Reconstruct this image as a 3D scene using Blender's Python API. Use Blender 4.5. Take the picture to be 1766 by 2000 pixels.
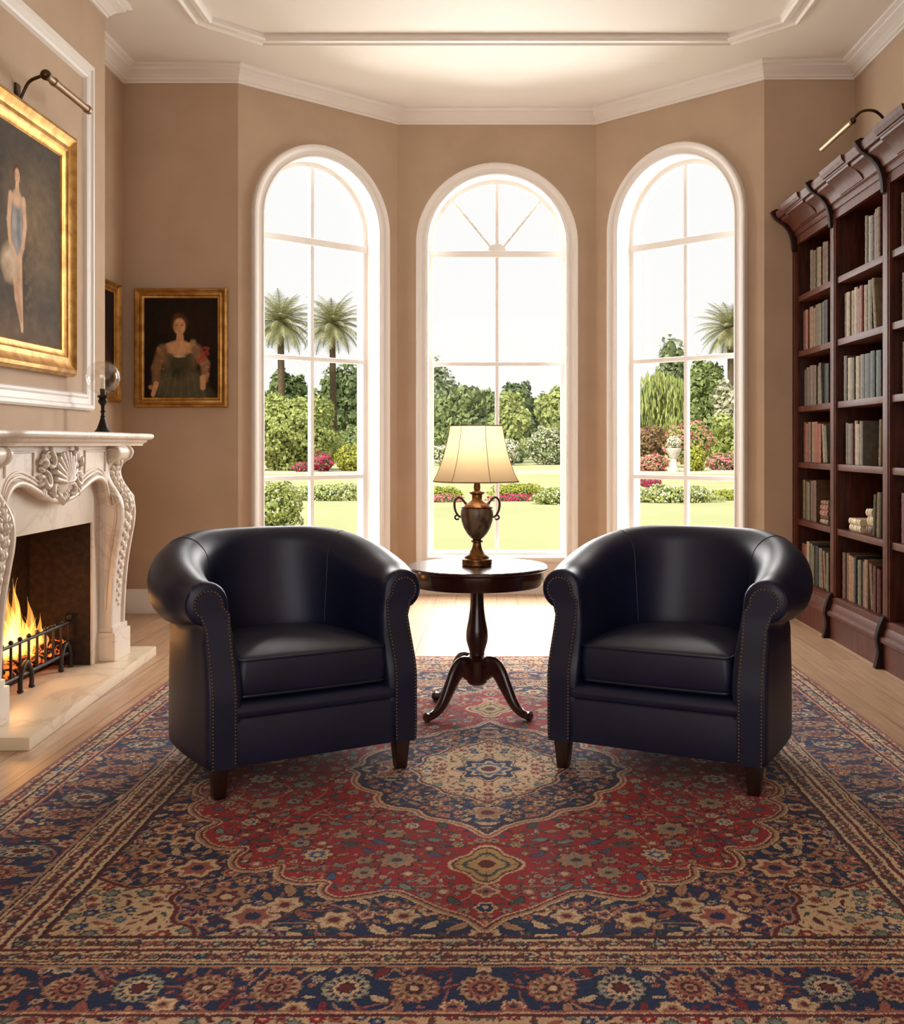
import bpy, bmesh, math, random
import numpy as np
from math import pi, sin, cos, sqrt, radians, atan2
from mathutils import Vector, Matrix

for _o in list(bpy.data.objects):
    bpy.data.objects.remove(_o)
SC = bpy.context.scene
COL = SC.collection

# ---------------------------------------------------------------- camera
CAM_Z = 1.27
cam_data = bpy.data.cameras.new('camera')
cam = bpy.data.objects.new('camera', cam_data)
COL.objects.link(cam)
cam.location = (0, 0, CAM_Z)
cam.rotation_euler = (pi / 2, 0, 0)
cam_data.sensor_fit = 'VERTICAL'
cam_data.sensor_height = 36
cam_data.sensor_width = 36
cam_data.lens = 36
cam_data.shift_x = -87 / 2000
cam_data.shift_y = -132 / 2000
cam_data.clip_start = 0.05
cam_data.clip_end = 600
SC.camera = cam

# ---------------------------------------------------------------- look, world, sun, daylight
SC.view_settings.view_transform = 'Standard'
SC.view_settings.look = 'None'
SC.view_settings.gamma = 1
SC.view_settings.use_curve_mapping = False
SC.view_settings.exposure = 0.32
SC.cycles.use_denoising = True
SC.cycles.max_bounces = 10
SC.cycles.diffuse_bounces = 5
SC.cycles.glossy_bounces = 4
SC.cycles.transparent_max_bounces = 24
SC.cycles.sample_clamp_indirect = 6
SC.cycles.caustics_reflective = False
SC.cycles.caustics_refractive = False

SKY_STRENGTH = 0.80
world = bpy.data.worlds.new('overcast_sky')
SC.world = world
world.use_nodes = True
_n = world.node_tree.nodes; _l = world.node_tree.links
_bg = _n['Background']; _bg.inputs['Strength'].default_value = SKY_STRENGTH
_tc = _n.new('ShaderNodeTexCoord'); _sp = _n.new('ShaderNodeSeparateXYZ')
_cr = _n.new('ShaderNodeValToRGB')
_cr.color_ramp.elements[0].position = 0.0; _cr.color_ramp.elements[0].color = (1.0, 0.985, 0.955, 1)
_cr.color_ramp.elements[1].position = 0.9; _cr.color_ramp.elements[1].color = (0.93, 0.96, 1.0, 1)
_l.new(_tc.outputs['Generated'], _sp.inputs[0]); _l.new(_sp.outputs['Z'], _cr.inputs[0])
_l.new(_cr.outputs[0], _bg.inputs['Color'])

def lamp(name, kind, loc, energy, color=(1, 1, 1), rot=None, aim=None, size=None, sy=None, **kw):
    d = bpy.data.lights.new(name, kind); d.energy = energy; d.color = color
    if kind == 'AREA':
        d.shape = 'RECTANGLE'; d.size = size; d.size_y = sy or size
    for k, v in kw.items(): setattr(d, k, v)
    o = bpy.data.objects.new(name, d); COL.objects.link(o); o.location = loc
    if aim is not None:
        o.rotation_euler = (Vector(aim) - Vector(loc)).to_track_quat('-Z', 'Y').to_euler()
    elif rot: o.rotation_euler = rot
    return o

lamp('garden_sun', 'SUN', (0, 0, 30), 5.3, (1.0, 0.93, 0.80), aim=(9.0, 14.0, 30 - 17.0), angle=radians(3))

# footprint of the room, and the bay
XL, XR, YL, YR, YB = -2.81, 2.67, 7.705, 7.63, 8.70
BAY = [(-1.945, YL), (-0.84, YB), (0.848, YB), (1.995, YR)]
CEIL = 4.10
YREAR = -3.0
# area lights added outside the three bay windows to boost the daylight indoors
def bay_light(a, b, energy):
    a = Vector((a[0], a[1], 0)); b = Vector((b[0], b[1], 0)); m = (a + b) / 2
    d = (b - a).normalized(); out = Vector((-d.y, d.x, 0))
    p = m + out * 1.5; p.z = 2.9
    o = lamp('window_boost_light', 'AREA', p, energy, (1.0, 0.98, 0.96), aim=p - out - Vector((0, 0, .38)), size=2.0, sy=3.4)
    return o
DAY_W = 330
for i in range(3):
    bay_light(BAY[i], BAY[i + 1], DAY_W)
lamp('rear_fill_light', 'AREA', (-0.1, YREAR + 0.05, 2.2), 84, (1.0, 0.96, 0.91), aim=(-0.1, 3, 2.0), size=3.6, sy=3.2)  # fill light added behind the camera, set in the made-up rear opening

# ---------------------------------------------------------------- helpers: materials
def srgb(r, g, b):
    f = lambda c: (c / 255 / 12.92) if c / 255 <= 0.04045 else ((c / 255 + 0.055) / 1.055) ** 2.4
    return (f(r), f(g), f(b))

def mat(name, col, rough=0.5, metal=0.0, spec=0.5, col2=None, scale=8.0, detail=4, stretch=(1, 1, 1), bump=0.0, bscale=60.0, bdist=0.01,
        coat=0.0, island=None, sheen=0.0, lo=0.35, hi=0.65):
    m = bpy.data.materials.new(name); m.use_nodes = True
    n = m.node_tree.nodes; l = m.node_tree.links
    b = n['Principled BSDF']
    b.inputs['Base Color'].default_value = (*col, 1)
    b.inputs['Roughness'].default_value = rough
    b.inputs['Metallic'].default_value = metal
    b.inputs['Specular IOR Level'].default_value = spec
    b.inputs['Coat Weight'].default_value = coat
    if sheen: b.inputs['Sheen Weight'].default_value = sheen
    tc = n.new('ShaderNodeTexCoord')
    if col2 is not None:
        mp = n.new('ShaderNodeMapping'); mp.inputs['Scale'].default_value = stretch
        nz = n.new('ShaderNodeTexNoise'); nz.inputs['Scale'].default_value = scale; nz.inputs['Detail'].default_value = detail
        cr = n.new('ShaderNodeValToRGB')
        cr.color_ramp.elements[0].position = lo; cr.color_ramp.elements[0].color = (*col, 1)
        cr.color_ramp.elements[1].position = hi; cr.color_ramp.elements[1].color = (*col2, 1)
        l.new(tc.outputs['Object'], mp.inputs[0]); l.new(mp.outputs[0], nz.inputs[0]); l.new(nz.outputs['Fac'], cr.inputs[0])
        l.new(cr.outputs[0], b.inputs['Base Color'])
    if island is not None:
        g = n.new('ShaderNodeNewGeometry'); cr = n.new('ShaderNodeValToRGB')
        cr.color_ramp.elements[0].color = (*col, 1); cr.color_ramp.elements[1].color = (*island, 1)
        l.new(g.outputs['Random Per Island'], cr.inputs[0]); l.new(cr.outputs[0], b.inputs['Base Color'])
    if bump:
        nz2 = n.new('ShaderNodeTexNoise'); nz2.inputs['Scale'].default_value = bscale; nz2.inputs['Detail'].default_value = 5
        bp = n.new('ShaderNodeBump'); bp.inputs['Strength'].default_value = bump; bp.inputs['Distance'].default_value = bdist
        l.new(tc.outputs['Object'], nz2.inputs[0]); l.new(nz2.outputs['Fac'], bp.inputs['Height']); l.new(bp.outputs[0], b.inputs['Normal'])
    return m

def attr_mat(name, rough=0.9, bump=0.0, bscale=300, spec=0.2, bdist=0.004):
    m = mat(name, (0.5, 0.5, 0.5), rough, spec=spec, bump=bump, bscale=bscale, bdist=bdist)
    n = m.node_tree.nodes; l = m.node_tree.links
    a = n.new('ShaderNodeAttribute'); a.attribute_name = 'pattern'
    l.new(a.outputs['Color'], n['Principled BSDF'].inputs['Base Color'])
    return m

def glass_mat(name, gloss=0.06, tint=(1, 1, 1)):
    m = bpy.data.materials.new(name); m.use_nodes = True
    n = m.node_tree.nodes; l = m.node_tree.links; n.remove(n['Principled BSDF'])
    t = n.new('ShaderNodeBsdfTransparent'); t.inputs[0].default_value = (*tint, 1)
    g = n.new('ShaderNodeBsdfGlossy'); g.inputs['Roughness'].default_value = 0.02
    mx = n.new('ShaderNodeMixShader'); mx.inputs[0].default_value = gloss
    l.new(t.outputs[0], mx.inputs[1]); l.new(g.outputs[0], mx.inputs[2]); l.new(mx.outputs[0], n['Material Output'].inputs[0])
    return m

def emit_mat(name, col, strength):
    m = bpy.data.materials.new(name); m.use_nodes = True
    b = m.node_tree.nodes['Principled BSDF']
    b.inputs['Base Color'].default_value = (*col, 1)
    b.inputs['Emission Color'].default_value = (*col, 1); b.inputs['Emission Strength'].default_value = strength
    return m

# ---------------------------------------------------------------- helpers: meshes
def world_off(o):
    v = Vector((0, 0, 0))
    while o is not None:
        v += o.location; o = o.parent
    return v

class MB:
    def __init__(s): s.v = []; s.f = []
    def add(s, vs, fs):
        b = len(s.v); s.v.extend([tuple(p) for p in vs]); s.f.extend([tuple(b + i for i in f) for f in fs]); return s
    def box(s, x0, x1, y0, y1, z0, z1, M=None):
        vs = [(x, y, z) for x in (x0, x1) for y in (y0, y1) for z in (z0, z1)]
        if M is not None: vs = [M @ Vector(p) for p in vs]
        return s.add(vs, [(0, 1, 3, 2), (4, 6, 7, 5), (0, 4, 5, 1), (2, 3, 7, 6), (0, 2, 6, 4), (1, 5, 7, 3)])
    def loft(s, rings, closed=True, cap=True, loop=False):
        """rings of equal length; closed: each ring is a closed curve; loop: last joins first"""
        n = len(rings[0]); b = len(s.v)
        for r in rings: s.v.extend([tuple(p) for p in r])
        m = len(rings)
        for i in range(m if loop else m - 1):
            i2 = (i + 1) % m
            for j in range(n if closed else n - 1):
                j2 = (j + 1) % n
                s.f.append((b + i * n + j, b + i * n + j2, b + i2 * n + j2, b + i2 * n + j))
        if cap and not loop and closed:
            s.f.append(tuple(b + j for j in range(n))[::-1]); s.f.append(tuple(b + (m - 1) * n + j for j in range(n)))
        return s
    def lathe(s, prof, seg=32, c=(0, 0, 0), squash=None):
        rings = [[(c[0] + r * cos(2 * pi * k / seg), c[1] + r * sin(2 * pi * k / seg), c[2] + z) for k in range(seg)] for r, z in prof]
        return s.loft(rings)
    def tube(s, pts, r, seg=8, cap=True, loop=False):
        pts = [Vector(p) for p in pts]; n = len(pts); rings = []
        up = None
        for i, p in enumerate(pts):
            if loop: t = (pts[(i + 1) % n] - pts[i - 1])
            else: t = (pts[min(i + 1, n - 1)] - pts[max(i - 1, 0)])
            t = t.normalized()
            if up is None: up = Vector((0, 0, 1)) if abs(t.z) < 0.9 else Vector((1, 0, 0))
            a = t.cross(up)
            if a.length < 1e-6: a = t.cross(Vector((0.3, 1, 0.2)))
            a.normalize(); b = a.cross(t).normalized(); up = b
            rr = r[i] if isinstance(r, (list, tuple)) else r
            rings.append([p + a * (rr * cos(2 * pi * k / seg)) + b * (rr * sin(2 * pi * k / seg)) for k in range(seg)])
        return s.loft(rings, cap=cap, loop=loop)
    def ball(s, c, r, seg=12, rings=8, M=None):
        rx, ry, rz = (r, r, r) if not isinstance(r, (tuple, list)) else r
        rr = []
        for i in range(rings + 1):
            ph = -pi / 2 + pi * i / rings; ph = max(min(ph, pi / 2 - 0.02), -pi / 2 + 0.02)
            ring = []
            for k in range(seg):
                p = Vector((rx * cos(ph) * cos(2 * pi * k / seg), ry * cos(ph) * sin(2 * pi * k / seg), rz * sin(ph)))
                if M is not None: p = M @ p
                ring.append(p + Vector(c))
            rr.append(ring)
        return s.loft(rr)
    def prism(s, poly, axis, a0, a1):
        """poly of 2D points in the plane normal to axis ('x','y','z'), extruded a0..a1"""
        def P(p, a):
            return {'x': (a, p[0], p[1]), 'y': (p[0], a, p[1]), 'z': (p[0], p[1], a)}[axis]
        return s.loft([[P(p, a0) for p in poly], [P(p, a1) for p in poly]])
    def xf(s, M):
        s.v = [tuple(M @ Vector(p)) for p in s.v]; return s
    def build(s, name, m, parent=None, world=False, smooth=None, bevel=0.0, bseg=2, origin=None, subd=0, fixn=True):
        vs = s.v
        if world and parent is not None: off = world_off(parent); vs = [tuple(Vector(p) - off) for p in vs]
        if origin is not None: vs = [tuple(Vector(p) - Vector(origin)) for p in vs]
        me = bpy.data.meshes.new(name); me.from_pydata(vs, [], s.f); me.materials.append(m)
        if fixn or bevel:
            bm = bmesh.new(); bm.from_mesh(me)
            if fixn: bmesh.ops.recalc_face_normals(bm, faces=bm.faces)
            if bevel:
                es = [e for e in bm.edges if len(e.link_faces) == 2 and e.calc_face_angle(0) > radians(28)]
                bmesh.ops.bevel(bm, geom=es, offset=bevel, segments=bseg, affect='EDGES', profile=0.6, clamp_overlap=True)
            bm.to_mesh(me); bm.free()
        me.update()
        if smooth is not None or bevel:
            me.polygons.foreach_set('use_smooth', [True] * len(me.polygons))
            me.set_sharp_from_angle(angle=radians(smooth if smooth is not None else 35))
        o = bpy.data.objects.new(name, me); COL.objects.link(o)
        if parent is not None: o.parent = parent
        if origin is not None: o.location = origin
        if subd:
            md = o.modifiers.new('Subdivision', 'SUBSURF'); md.levels = md.render_levels = subd
        return o

def tag(o, label, cat, group=None, kind=None):
    o['label'] = label; o['category'] = cat
    if group: o['group'] = group
    if kind: o['kind'] = kind
    return o
def empty(name, loc, label=None, cat=None, group=None, rz=0):
    o = bpy.data.objects.new(name, None); o.empty_display_size = 0.1; COL.objects.link(o)
    o.location = loc; o.rotation_euler = (0, 0, rz)
    if label: tag(o, label, cat, group)
    return o
def struct(o, label=None):
    o['kind'] = 'structure'
    if label: o['label'] = label
    return o
def sm(x, a, b):
    t = min(max((x - a) / (b - a), 0), 1); return t * t * (3 - 2 * t)
def lerp(a, b, t): return a + (b - a) * t
def bez(P, n=12):
    """Catmull-Rom through points"""
    P = [Vector(p) for p in P]; out = []
    for i in range(len(P) - 1):
        p0 = P[max(i - 1, 0)]; p1 = P[i]; p2 = P[i + 1]; p3 = P[min(i + 2, len(P) - 1)]
        for k in range(n):
            t = k / n
            out.append(0.5 * ((2 * p1) + (-p0 + p2) * t + (2 * p0 - 5 * p1 + 4 * p2 - p3) * t * t + (-p0 + 3 * p1 - 3 * p2 + p3) * t ** 3))
    out.append(P[-1]); return out

# ---------------------------------------------------------------- materials
M = {}
M['wall'] = mat('beige_wall_paint', srgb(188, 164, 141), 0.85, col2=srgb(182, 158, 135), scale=3, bump=0.08, bscale=240, bdist=0.002)
M['white'] = mat('white_trim_paint', srgb(232, 228, 224), 0.45, bump=0.03, bscale=80, bdist=0.002)
M['ceil'] = mat('ceiling_plaster', srgb(230, 224, 218), 0.9, bump=0.05, bscale=150, bdist=0.002)
M['gold'] = mat('gilded_wood', srgb(206, 160, 88), 0.38, metal=0.8, col2=srgb(164, 116, 56), scale=14, bump=0.25, bscale=45, bdist=0.004)
M['bronze'] = mat('aged_bronze', srgb(92, 70, 48), 0.38, metal=0.8, col2=srgb(60, 44, 32), scale=20)
M['iron'] = mat('dark_iron', srgb(62, 56, 52), 0.5, metal=0.7, bump=0.3, bscale=60, bdist=0.003)
M['darkmetal'] = mat('dark_patinated_metal', srgb(38, 30, 26), 0.4, metal=0.6, bump=0.2, bscale=40, bdist=0.003)
M['mahog'] = mat('mahogany', srgb(92, 44, 27), 0.45, col2=srgb(64, 29, 18), scale=6, detail=8, stretch=(6, 6, 0.8), coat=0.0, spec=0.22)
M['darkcorbel'] = mat('dark_mahogany', srgb(44, 20, 13), 0.6, spec=0.12, col2=srgb(26, 12, 8), scale=6, stretch=(6, 6, .8))
M['tablewood'] = mat('dark_mahogany_table', srgb(64, 26, 18), 0.22, col2=srgb(42, 16, 12), scale=5, detail=8, stretch=(1, 8, 1), coat=0.5, spec=0.5)
M['tableleg'] = mat('dark_turned_wood', srgb(62, 26, 17), 0.28, col2=srgb(40, 16, 11), scale=6, detail=8, stretch=(6, 6, 0.8), coat=0.3)
M['legwood'] = mat('dark_stained_leg', srgb(44, 22, 16), 0.35, col2=srgb(30, 14, 10), scale=10, stretch=(6, 6, 1))
M['leather'] = mat('navy_leather', srgb(19, 25, 54), 0.44, col2=srgb(15, 20, 44), scale=5, bump=0.16, bscale=230, bdist=0.0015, spec=0.42)
M['pipe'] = mat('navy_leather_piping', srgb(18, 22, 44), 0.42)
M['nail'] = mat('antique_brass_nails', srgb(128, 102, 66), 0.4, metal=0.85)
M['glass'] = glass_mat('window_glass', 0.008)
M['globe'] = glass_mat('clear_glass_globe', 0.12, (0.97, 0.96, 0.94))
M['canvas'] = attr_mat('oil_on_canvas', 0.8, 0.12, 500, 0.12, 0.001)
def floor_mat():
    m = bpy.data.materials.new('light_oak_planks'); m.use_nodes = True
    n = m.node_tree.nodes; l = m.node_tree.links; b = n['Principled BSDF']
    tc = n.new('ShaderNodeTexCoord'); sp = n.new('ShaderNodeSeparateXYZ'); cb = n.new('ShaderNodeCombineXYZ')
    l.new(tc.outputs['Object'], sp.inputs[0]); l.new(sp.outputs['Y'], cb.inputs[0]); l.new(sp.outputs['X'], cb.inputs[1])
    br = n.new('ShaderNodeTexBrick'); br.offset = 0.37; br.inputs['Scale'].default_value = 1
    br.inputs['Brick Width'].default_value = 2.3; br.inputs['Row Height'].default_value = 0.165
    br.inputs['Mortar Size'].default_value = 0.0022; br.inputs['Mortar Smooth'].default_value = 0.2; br.inputs['Bias'].default_value = 0
    br.inputs['Color1'].default_value = (*srgb(196, 164, 132), 1); br.inputs['Color2'].default_value = (*srgb(178, 145, 114), 1)
    br.inputs['Mortar'].default_value = (*srgb(110, 82, 60), 1)
    l.new(cb.outputs[0], br.inputs[0])
    mp = n.new('ShaderNodeMapping'); mp.inputs['Scale'].default_value = (1.1, 16, 1)
    nz = n.new('ShaderNodeTexNoise'); nz.inputs['Scale'].default_value = 2.6; nz.inputs['Detail'].default_value = 9; nz.inputs['Distortion'].default_value = 0.6
    l.new(cb.outputs[0], mp.inputs[0]); l.new(mp.outputs[0], nz.inputs[0])
    cr = n.new('ShaderNodeValToRGB'); cr.color_ramp.elements[0].position = 0.3; cr.color_ramp.elements[0].color = (0.72, 0.68, 0.64, 1)
    cr.color_ramp.elements[1].position = 0.7; cr.color_ramp.elements[1].color = (1.1, 1.1, 1.1, 1)
    l.new(nz.outputs['Fac'], cr.inputs[0])
    mx = n.new('ShaderNodeMix'); mx.data_type = 'RGBA'; mx.blend_type = 'MULTIPLY'; mx.inputs[0].default_value = 0.85
    l.new(br.outputs['Color'], mx.inputs[6]); l.new(cr.outputs[0], mx.inputs[7]); l.new(mx.outputs[2], b.inputs['Base Color'])
    b.inputs['Roughness'].default_value = 0.38
    bp = n.new('ShaderNodeBump'); bp.inputs['Strength'].default_value = 0.25; bp.inputs['Distance'].default_value = 0.002
    l.new(nz.outputs['Fac'], bp.inputs['Height']); l.new(bp.outputs[0], b.inputs['Normal'])
    return m
M['floor'] = floor_mat()

def marble_mat(name, base, vein, rough=0.28, scale=2.2):
    m = bpy.data.materials.new(name); m.use_nodes = True
    n = m.node_tree.nodes; l = m.node_tree.links; b = n['Principled BSDF']
    tc = n.new('ShaderNodeTexCoord')
    nz = n.new('ShaderNodeTexNoise'); nz.inputs['Scale'].default_value = scale; nz.inputs['Detail'].default_value = 8; nz.inputs['Distortion'].default_value = 1.4
    l.new(tc.outputs['Object'], nz.inputs[0])
    cr = n.new('ShaderNodeValToRGB'); e = cr.color_ramp.elements
    e[0].position = 0.40; e[0].color = (*base, 1); e[1].position = 0.60; e[1].color = (*[c * 0.93 for c in base], 1)
    v = cr.color_ramp.elements.new(0.49); v.color = (*[c * 0.97 for c in base], 1)
    v = cr.color_ramp.elements.new(0.505); v.color = (*vein, 1)
    v = cr.color_ramp.elements.new(0.525); v.color = (*[c * 0.96 for c in base], 1)
    l.new(nz.outputs['Fac'], cr.inputs[0]); l.new(cr.outputs[0], b.inputs['Base Color'])
    b.inputs['Roughness'].default_value = rough
    return m
M['marble'] = marble_mat('carved_white_marble', srgb(224, 211, 196), srgb(205, 190, 174), 0.35, 2.0)
M['marble2'] = marble_mat('cream_marble', srgb(222, 204, 180), srgb(196, 174, 150), 0.4, 1.6)
M['hearth'] = marble_mat('cream_hearth_stone', srgb(226, 208, 180), srgb(206, 186, 160), 0.35, 1.0)
M['soot'] = mat('sooty_brick', srgb(64, 42, 26), 0.85, col2=srgb(38, 24, 16), scale=30, detail=6, bump=0.5, bscale=60, bdist=0.006)

# ================================================================ THE SHELL
FOOT = [(XL, YREAR), (XL, 3.71), (-2.49, 3.71), (-2.49, 6.51), (XL, 6.51), (XL, YL), BAY[0], BAY[1], BAY[2], BAY[3], (XR, YR), (XR, YREAR)]
# outward slab for ceiling and floor
SLAB = [(XL - .3, YREAR - .3), (XL - .3, YL + .3), (-2.2, YL + .42), (-0.98, YB + .36), (1.0, YB + .36), (2.2, YR + .42), (XR + .3, YR + .3), (XR + .3, YREAR - .3)]
struct(MB().prism(SLAB, 'z', -0.12, 0.0).build('floor', M['floor']))
struct(MB().prism(SLAB, 'z', CEIL, CEIL + 0.2).build('ceiling', M['ceil']))
def plain_wall(name, x0, x1, y0, y1, z1=CEIL):
    return struct(MB().box(x0, x1, y0, y1, 0, z1).build(name, M['wall']))
plain_wall('wall_left', XL - .3, XL, YREAR, YL + .3)
plain_wall('wall_right', XR, XR + .3, YREAR, YR + .3)
plain_wall('wall_left_recess', XL, -1.945, YL, YL + .3)
plain_wall('wall_right_recess', 1.995, XR, YR, YR + .3)
# unseen rear wall; its wide opening is added to let in frontal fill
b = MB(); b.box(XL, -1.9, YREAR - .3, YREAR, 0, CEIL); b.box(1.7, XR, YREAR - .3, YREAR, 0, CEIL); b.box(-1.9, 1.7, YREAR - .3, YREAR, 3.8, CEIL)
b.box(-1.9, 1.7, YREAR - .3, YREAR, 0, 0.5)
struct(b.build('wall_rear', M['wall']))
# chimney breast with the firebox recess (a mesh of boxes round the opening)
FB0, FB1, FBT = 4.58, 5.64, 0.841
b = MB()
b.box(-2.49 - .32, -2.49, 3.71, FB0, 0, CEIL); b.box(-2.81, -2.49, FB1, 6.51, 0, CEIL); b.box(-2.81, -2.49, FB0, FB1, FBT, CEIL)
struct(b.build('wall_chimney_breast', M['wall']))

def arch_pts(h, spring, z0, n=40, ry=None):
    """closed outline (u,z) of an arched opening of half width h"""
    ry = ry or h
    pts = [(-h, z0)]
    for k in range(n + 1):
        a = pi - pi * k / n
        pts.append((h * cos(a), spring + ry * sin(a)))
    pts.append((h, z0)); return pts

def bay_window(idx, A, B, wall_name, half, spring, casing_w=0.10, fan=False):
    A3 = Vector((A[0], A[1], 0)); B3 = Vector((B[0], B[1], 0)); mid = (A3 + B3) / 2
    d = (B3 - A3).normalized(); out = Vector((-d.y, d.x, 0)); L = (B3 - A3).length
    def W(u, o, z): return mid + d * u + out * o + Vector((0, 0, z))
    T = 0.30; Z0 = 0.31
    ap = arch_pts(half, spring, Z0)
    n = len(ap)
    # wall face with an arched hole: columns from the arch to the border
    b = MB()
    def face_at(o, flip):
        border = []
        for (u, z) in ap:
            border.append((u, z))
        vs = [W(u, o, z) for u, z in ap]
        tops = []
        for (u, z) in ap:
            tops.append(W(u, o, CEIL))
        base = len(b.v)
        b.v.extend([tuple(p) for p in vs]); b.v.extend([tuple(p) for p in tops])
        for i in range(1, n - 2):
            b.f.append((base + i, base + i + 1, base + n + i + 1, base + n + i))
        # side strips and strip below
        e = len(b.v)
        b.v.extend([tuple(W(-L / 2, o, 0)), tuple(W(-half, o, 0)), tuple(W(half, o, 0)), tuple(W(L / 2, o, 0)),
                    tuple(W(-L / 2, o, CEIL)), tuple(W(-half, o, CEIL)), tuple(W(half, o, CEIL)), tuple(W(L / 2, o, CEIL)),
                    tuple(W(-half, o, Z0)), tuple(W(half, o, Z0))])
        b.f.append((e, e + 1, e + 5, e + 4)); b.f.append((e + 2, e + 3, e + 7, e + 6)); b.f.append((e + 1, e + 2, e + 9, e + 8))
    face_at(0, 0); face_at(T, 1)
    struct(b.build(wall_name, M['wall'], fixn=False))
    # window: reveal, casing, sash, muntins, panes, sill
    w = empty('window_%d' % idx, W(0, 0, 0)); struct(w)
    def put(mb, name, m, **k):
        return mb.build(name, m, w, world=True, **k)
    rv = MB(); rv.loft([[W(u, o, z) for u, z in ap] for o in (0.0, T)], closed=False, cap=False)
    rv.add([W(-half, 0, Z0), W(half, 0, Z0), W(half, T + .06, Z0), W(-half, T + .06, Z0)], [(0, 1, 2, 3)])
    rv.loft([[W(u * 1.0, T, z) for u, z in ap], [W(u * (1 + .12 / half), T, z if z <= Z0 else (z if z < spring else spring + (z - spring) * (1 + .12 / half))) for u, z in ap]], closed=False, cap=False)
    put(rv, 'reveal', M['white'], smooth=40, fixn=False)
    # casing profile: (r outward from opening edge, p towards the room)
    prof = [(0, 0), (0, .028), (.012, .034), (.02, .026), (.05, .030), (.062, .042), (.075, .048), (.092, .048), (casing_w, .04), (casing_w, 0)]
    rings = []
    path = [(-half, 0.0)] + [(-half, z) for z in (0.31,)] + ap[1:-1] + [(half, 0.31), (half, 0.0)]
    for (u, z) in path:
        if z <= spring + 1e-6: rad = (-1 if u < 0 else 1, 0)
        else:
            a = atan2(z - spring, u); rad = (cos(a), sin(a))
        rings.append([W(u + rad[0] * r, -p, z + rad[1] * r) for r, p in prof])
    cs = MB(); cs.loft(rings, closed=True, cap=True); put(cs, 'casing', M['white'], smooth=30)
    # apron panel below the sill, and the sill
    apn = MB(); 
    for (u0, u1, z0, z1, p) in ((-half, half, 0.0, Z0 - .02, .018), (-half + .07, half - .07, .20, Z0 - .05, .026)):
        P = [W(u0, -p, z0), W(u1, -p, z0), W(u1, .01, z0), W(u0, .01, z0), W(u0, -p, z1), W(u1, -p, z1), W(u1, .01, z1), W(u0, .01, z1)]
        apn.add(P, [(0, 1, 5, 4), (0, 4, 7, 3), (1, 2, 6, 5), (4, 5, 6, 7)])
    put(apn, 'apron', M['white'])
    def bar(mb, u0, u1, z0, z1, o0, o1):
        P = [W(u, o, z) for u in (u0, u1) for o in (o0, o1) for z in (z0, z1)]
        mb.add(P, [(0, 1, 3, 2), (4, 6, 7, 5), (0, 4, 5, 1), (2, 3, 7, 6), (0, 2, 6, 4), (1, 5, 7, 3)])
    sl = MB(); bar(sl, -half - .0, half + .0, Z0 - .025, Z0 + .008, -.075, T * .55); put(sl, 'sill', M['white'], bevel=.006)
    # sash ring
    gh = half - .035; o0, o1 = .15, .20
    ap_o = arch_pts(half, spring, Z0); ap_i = arch_pts(gh, spring, Z0 + .045)
    ss = MB(); ss.loft([[W(u, o, z) for u, z in a] for a, o in ((ap_o, o0), (ap_i, o0 + .008), (ap_i, o1 - .008), (ap_o, o1))], closed=False, cap=False)
    bar(ss, -half, half, Z0, Z0 + .045, o0, o1)
    put(ss, 'sash_frame', M['white'], smooth=30, fixn=False)
    def muntin(name, u0, z0, u1, z1, wd, o0=.155, o1=.195):
        mb = MB(); dv = Vector((u1 - u0, z1 - z0)); dv.normalize(); nx, nz = -dv.y * wd / 2, dv.x * wd / 2
        prof = [(-1, o1), (-1, o0 + .006), (-.82, o0), (.82, o0), (1, o0 + .006), (1, o1)]
        mb.loft([[W(u + nx * q, o, z + nz * q) for q, o in prof] for u, z in ((u0, z0), (u1, z1))])
        put(mb, name, M['white'], smooth=30)
    TR = 2.915
    muntin('transom_bar', -half, TR, half, TR, .062, .145, .205)
    for i in range(1):
        muntin('muntin', 0, Z0 + .03, 0, TR, .036)
        muntin('muntin', 0, TR, 0, spring + gh + .01, .036)
    zs = (1.965,) if fan else (1.965, 1.0)
    for z in zs: muntin('muntin', -gh, z, gh, z, .038, .1515, .1985)
    if fan:
        for sgn in (-1, 1):
            muntin('muntin', sgn * .03, TR + .03, sgn * (gh + .01) * cos(radians(47)), spring + (gh + .01) * sin(radians(47)), .028)
        hb = MB(); hb.loft([[W(.075 * cos(a * pi / 8), o, TR + .03 + .06 * sin(a * pi / 8)) for a in range(9)] for o in (.152, .197)]); put(hb, 'fan_hub', M['white'])
    gl = MB(); gp = arch_pts(gh, spring, Z0 + .04); gl.add([W(u, .178, z) for u, z in gp], [tuple(range(len(gp)))]); put(gl, 'glass_pane', M['glass'])
    return W
WL = bay_window(1, BAY[0], BAY[1], 'wall_bay_left', .535, 3.02)
WC = bay_window(2, BAY[1], BAY[2], 'wall_bay_back', .585, 2.97, fan=True)
WR = bay_window(3, BAY[2], BAY[3], 'wall_bay_right', .545, 3.02)

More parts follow.
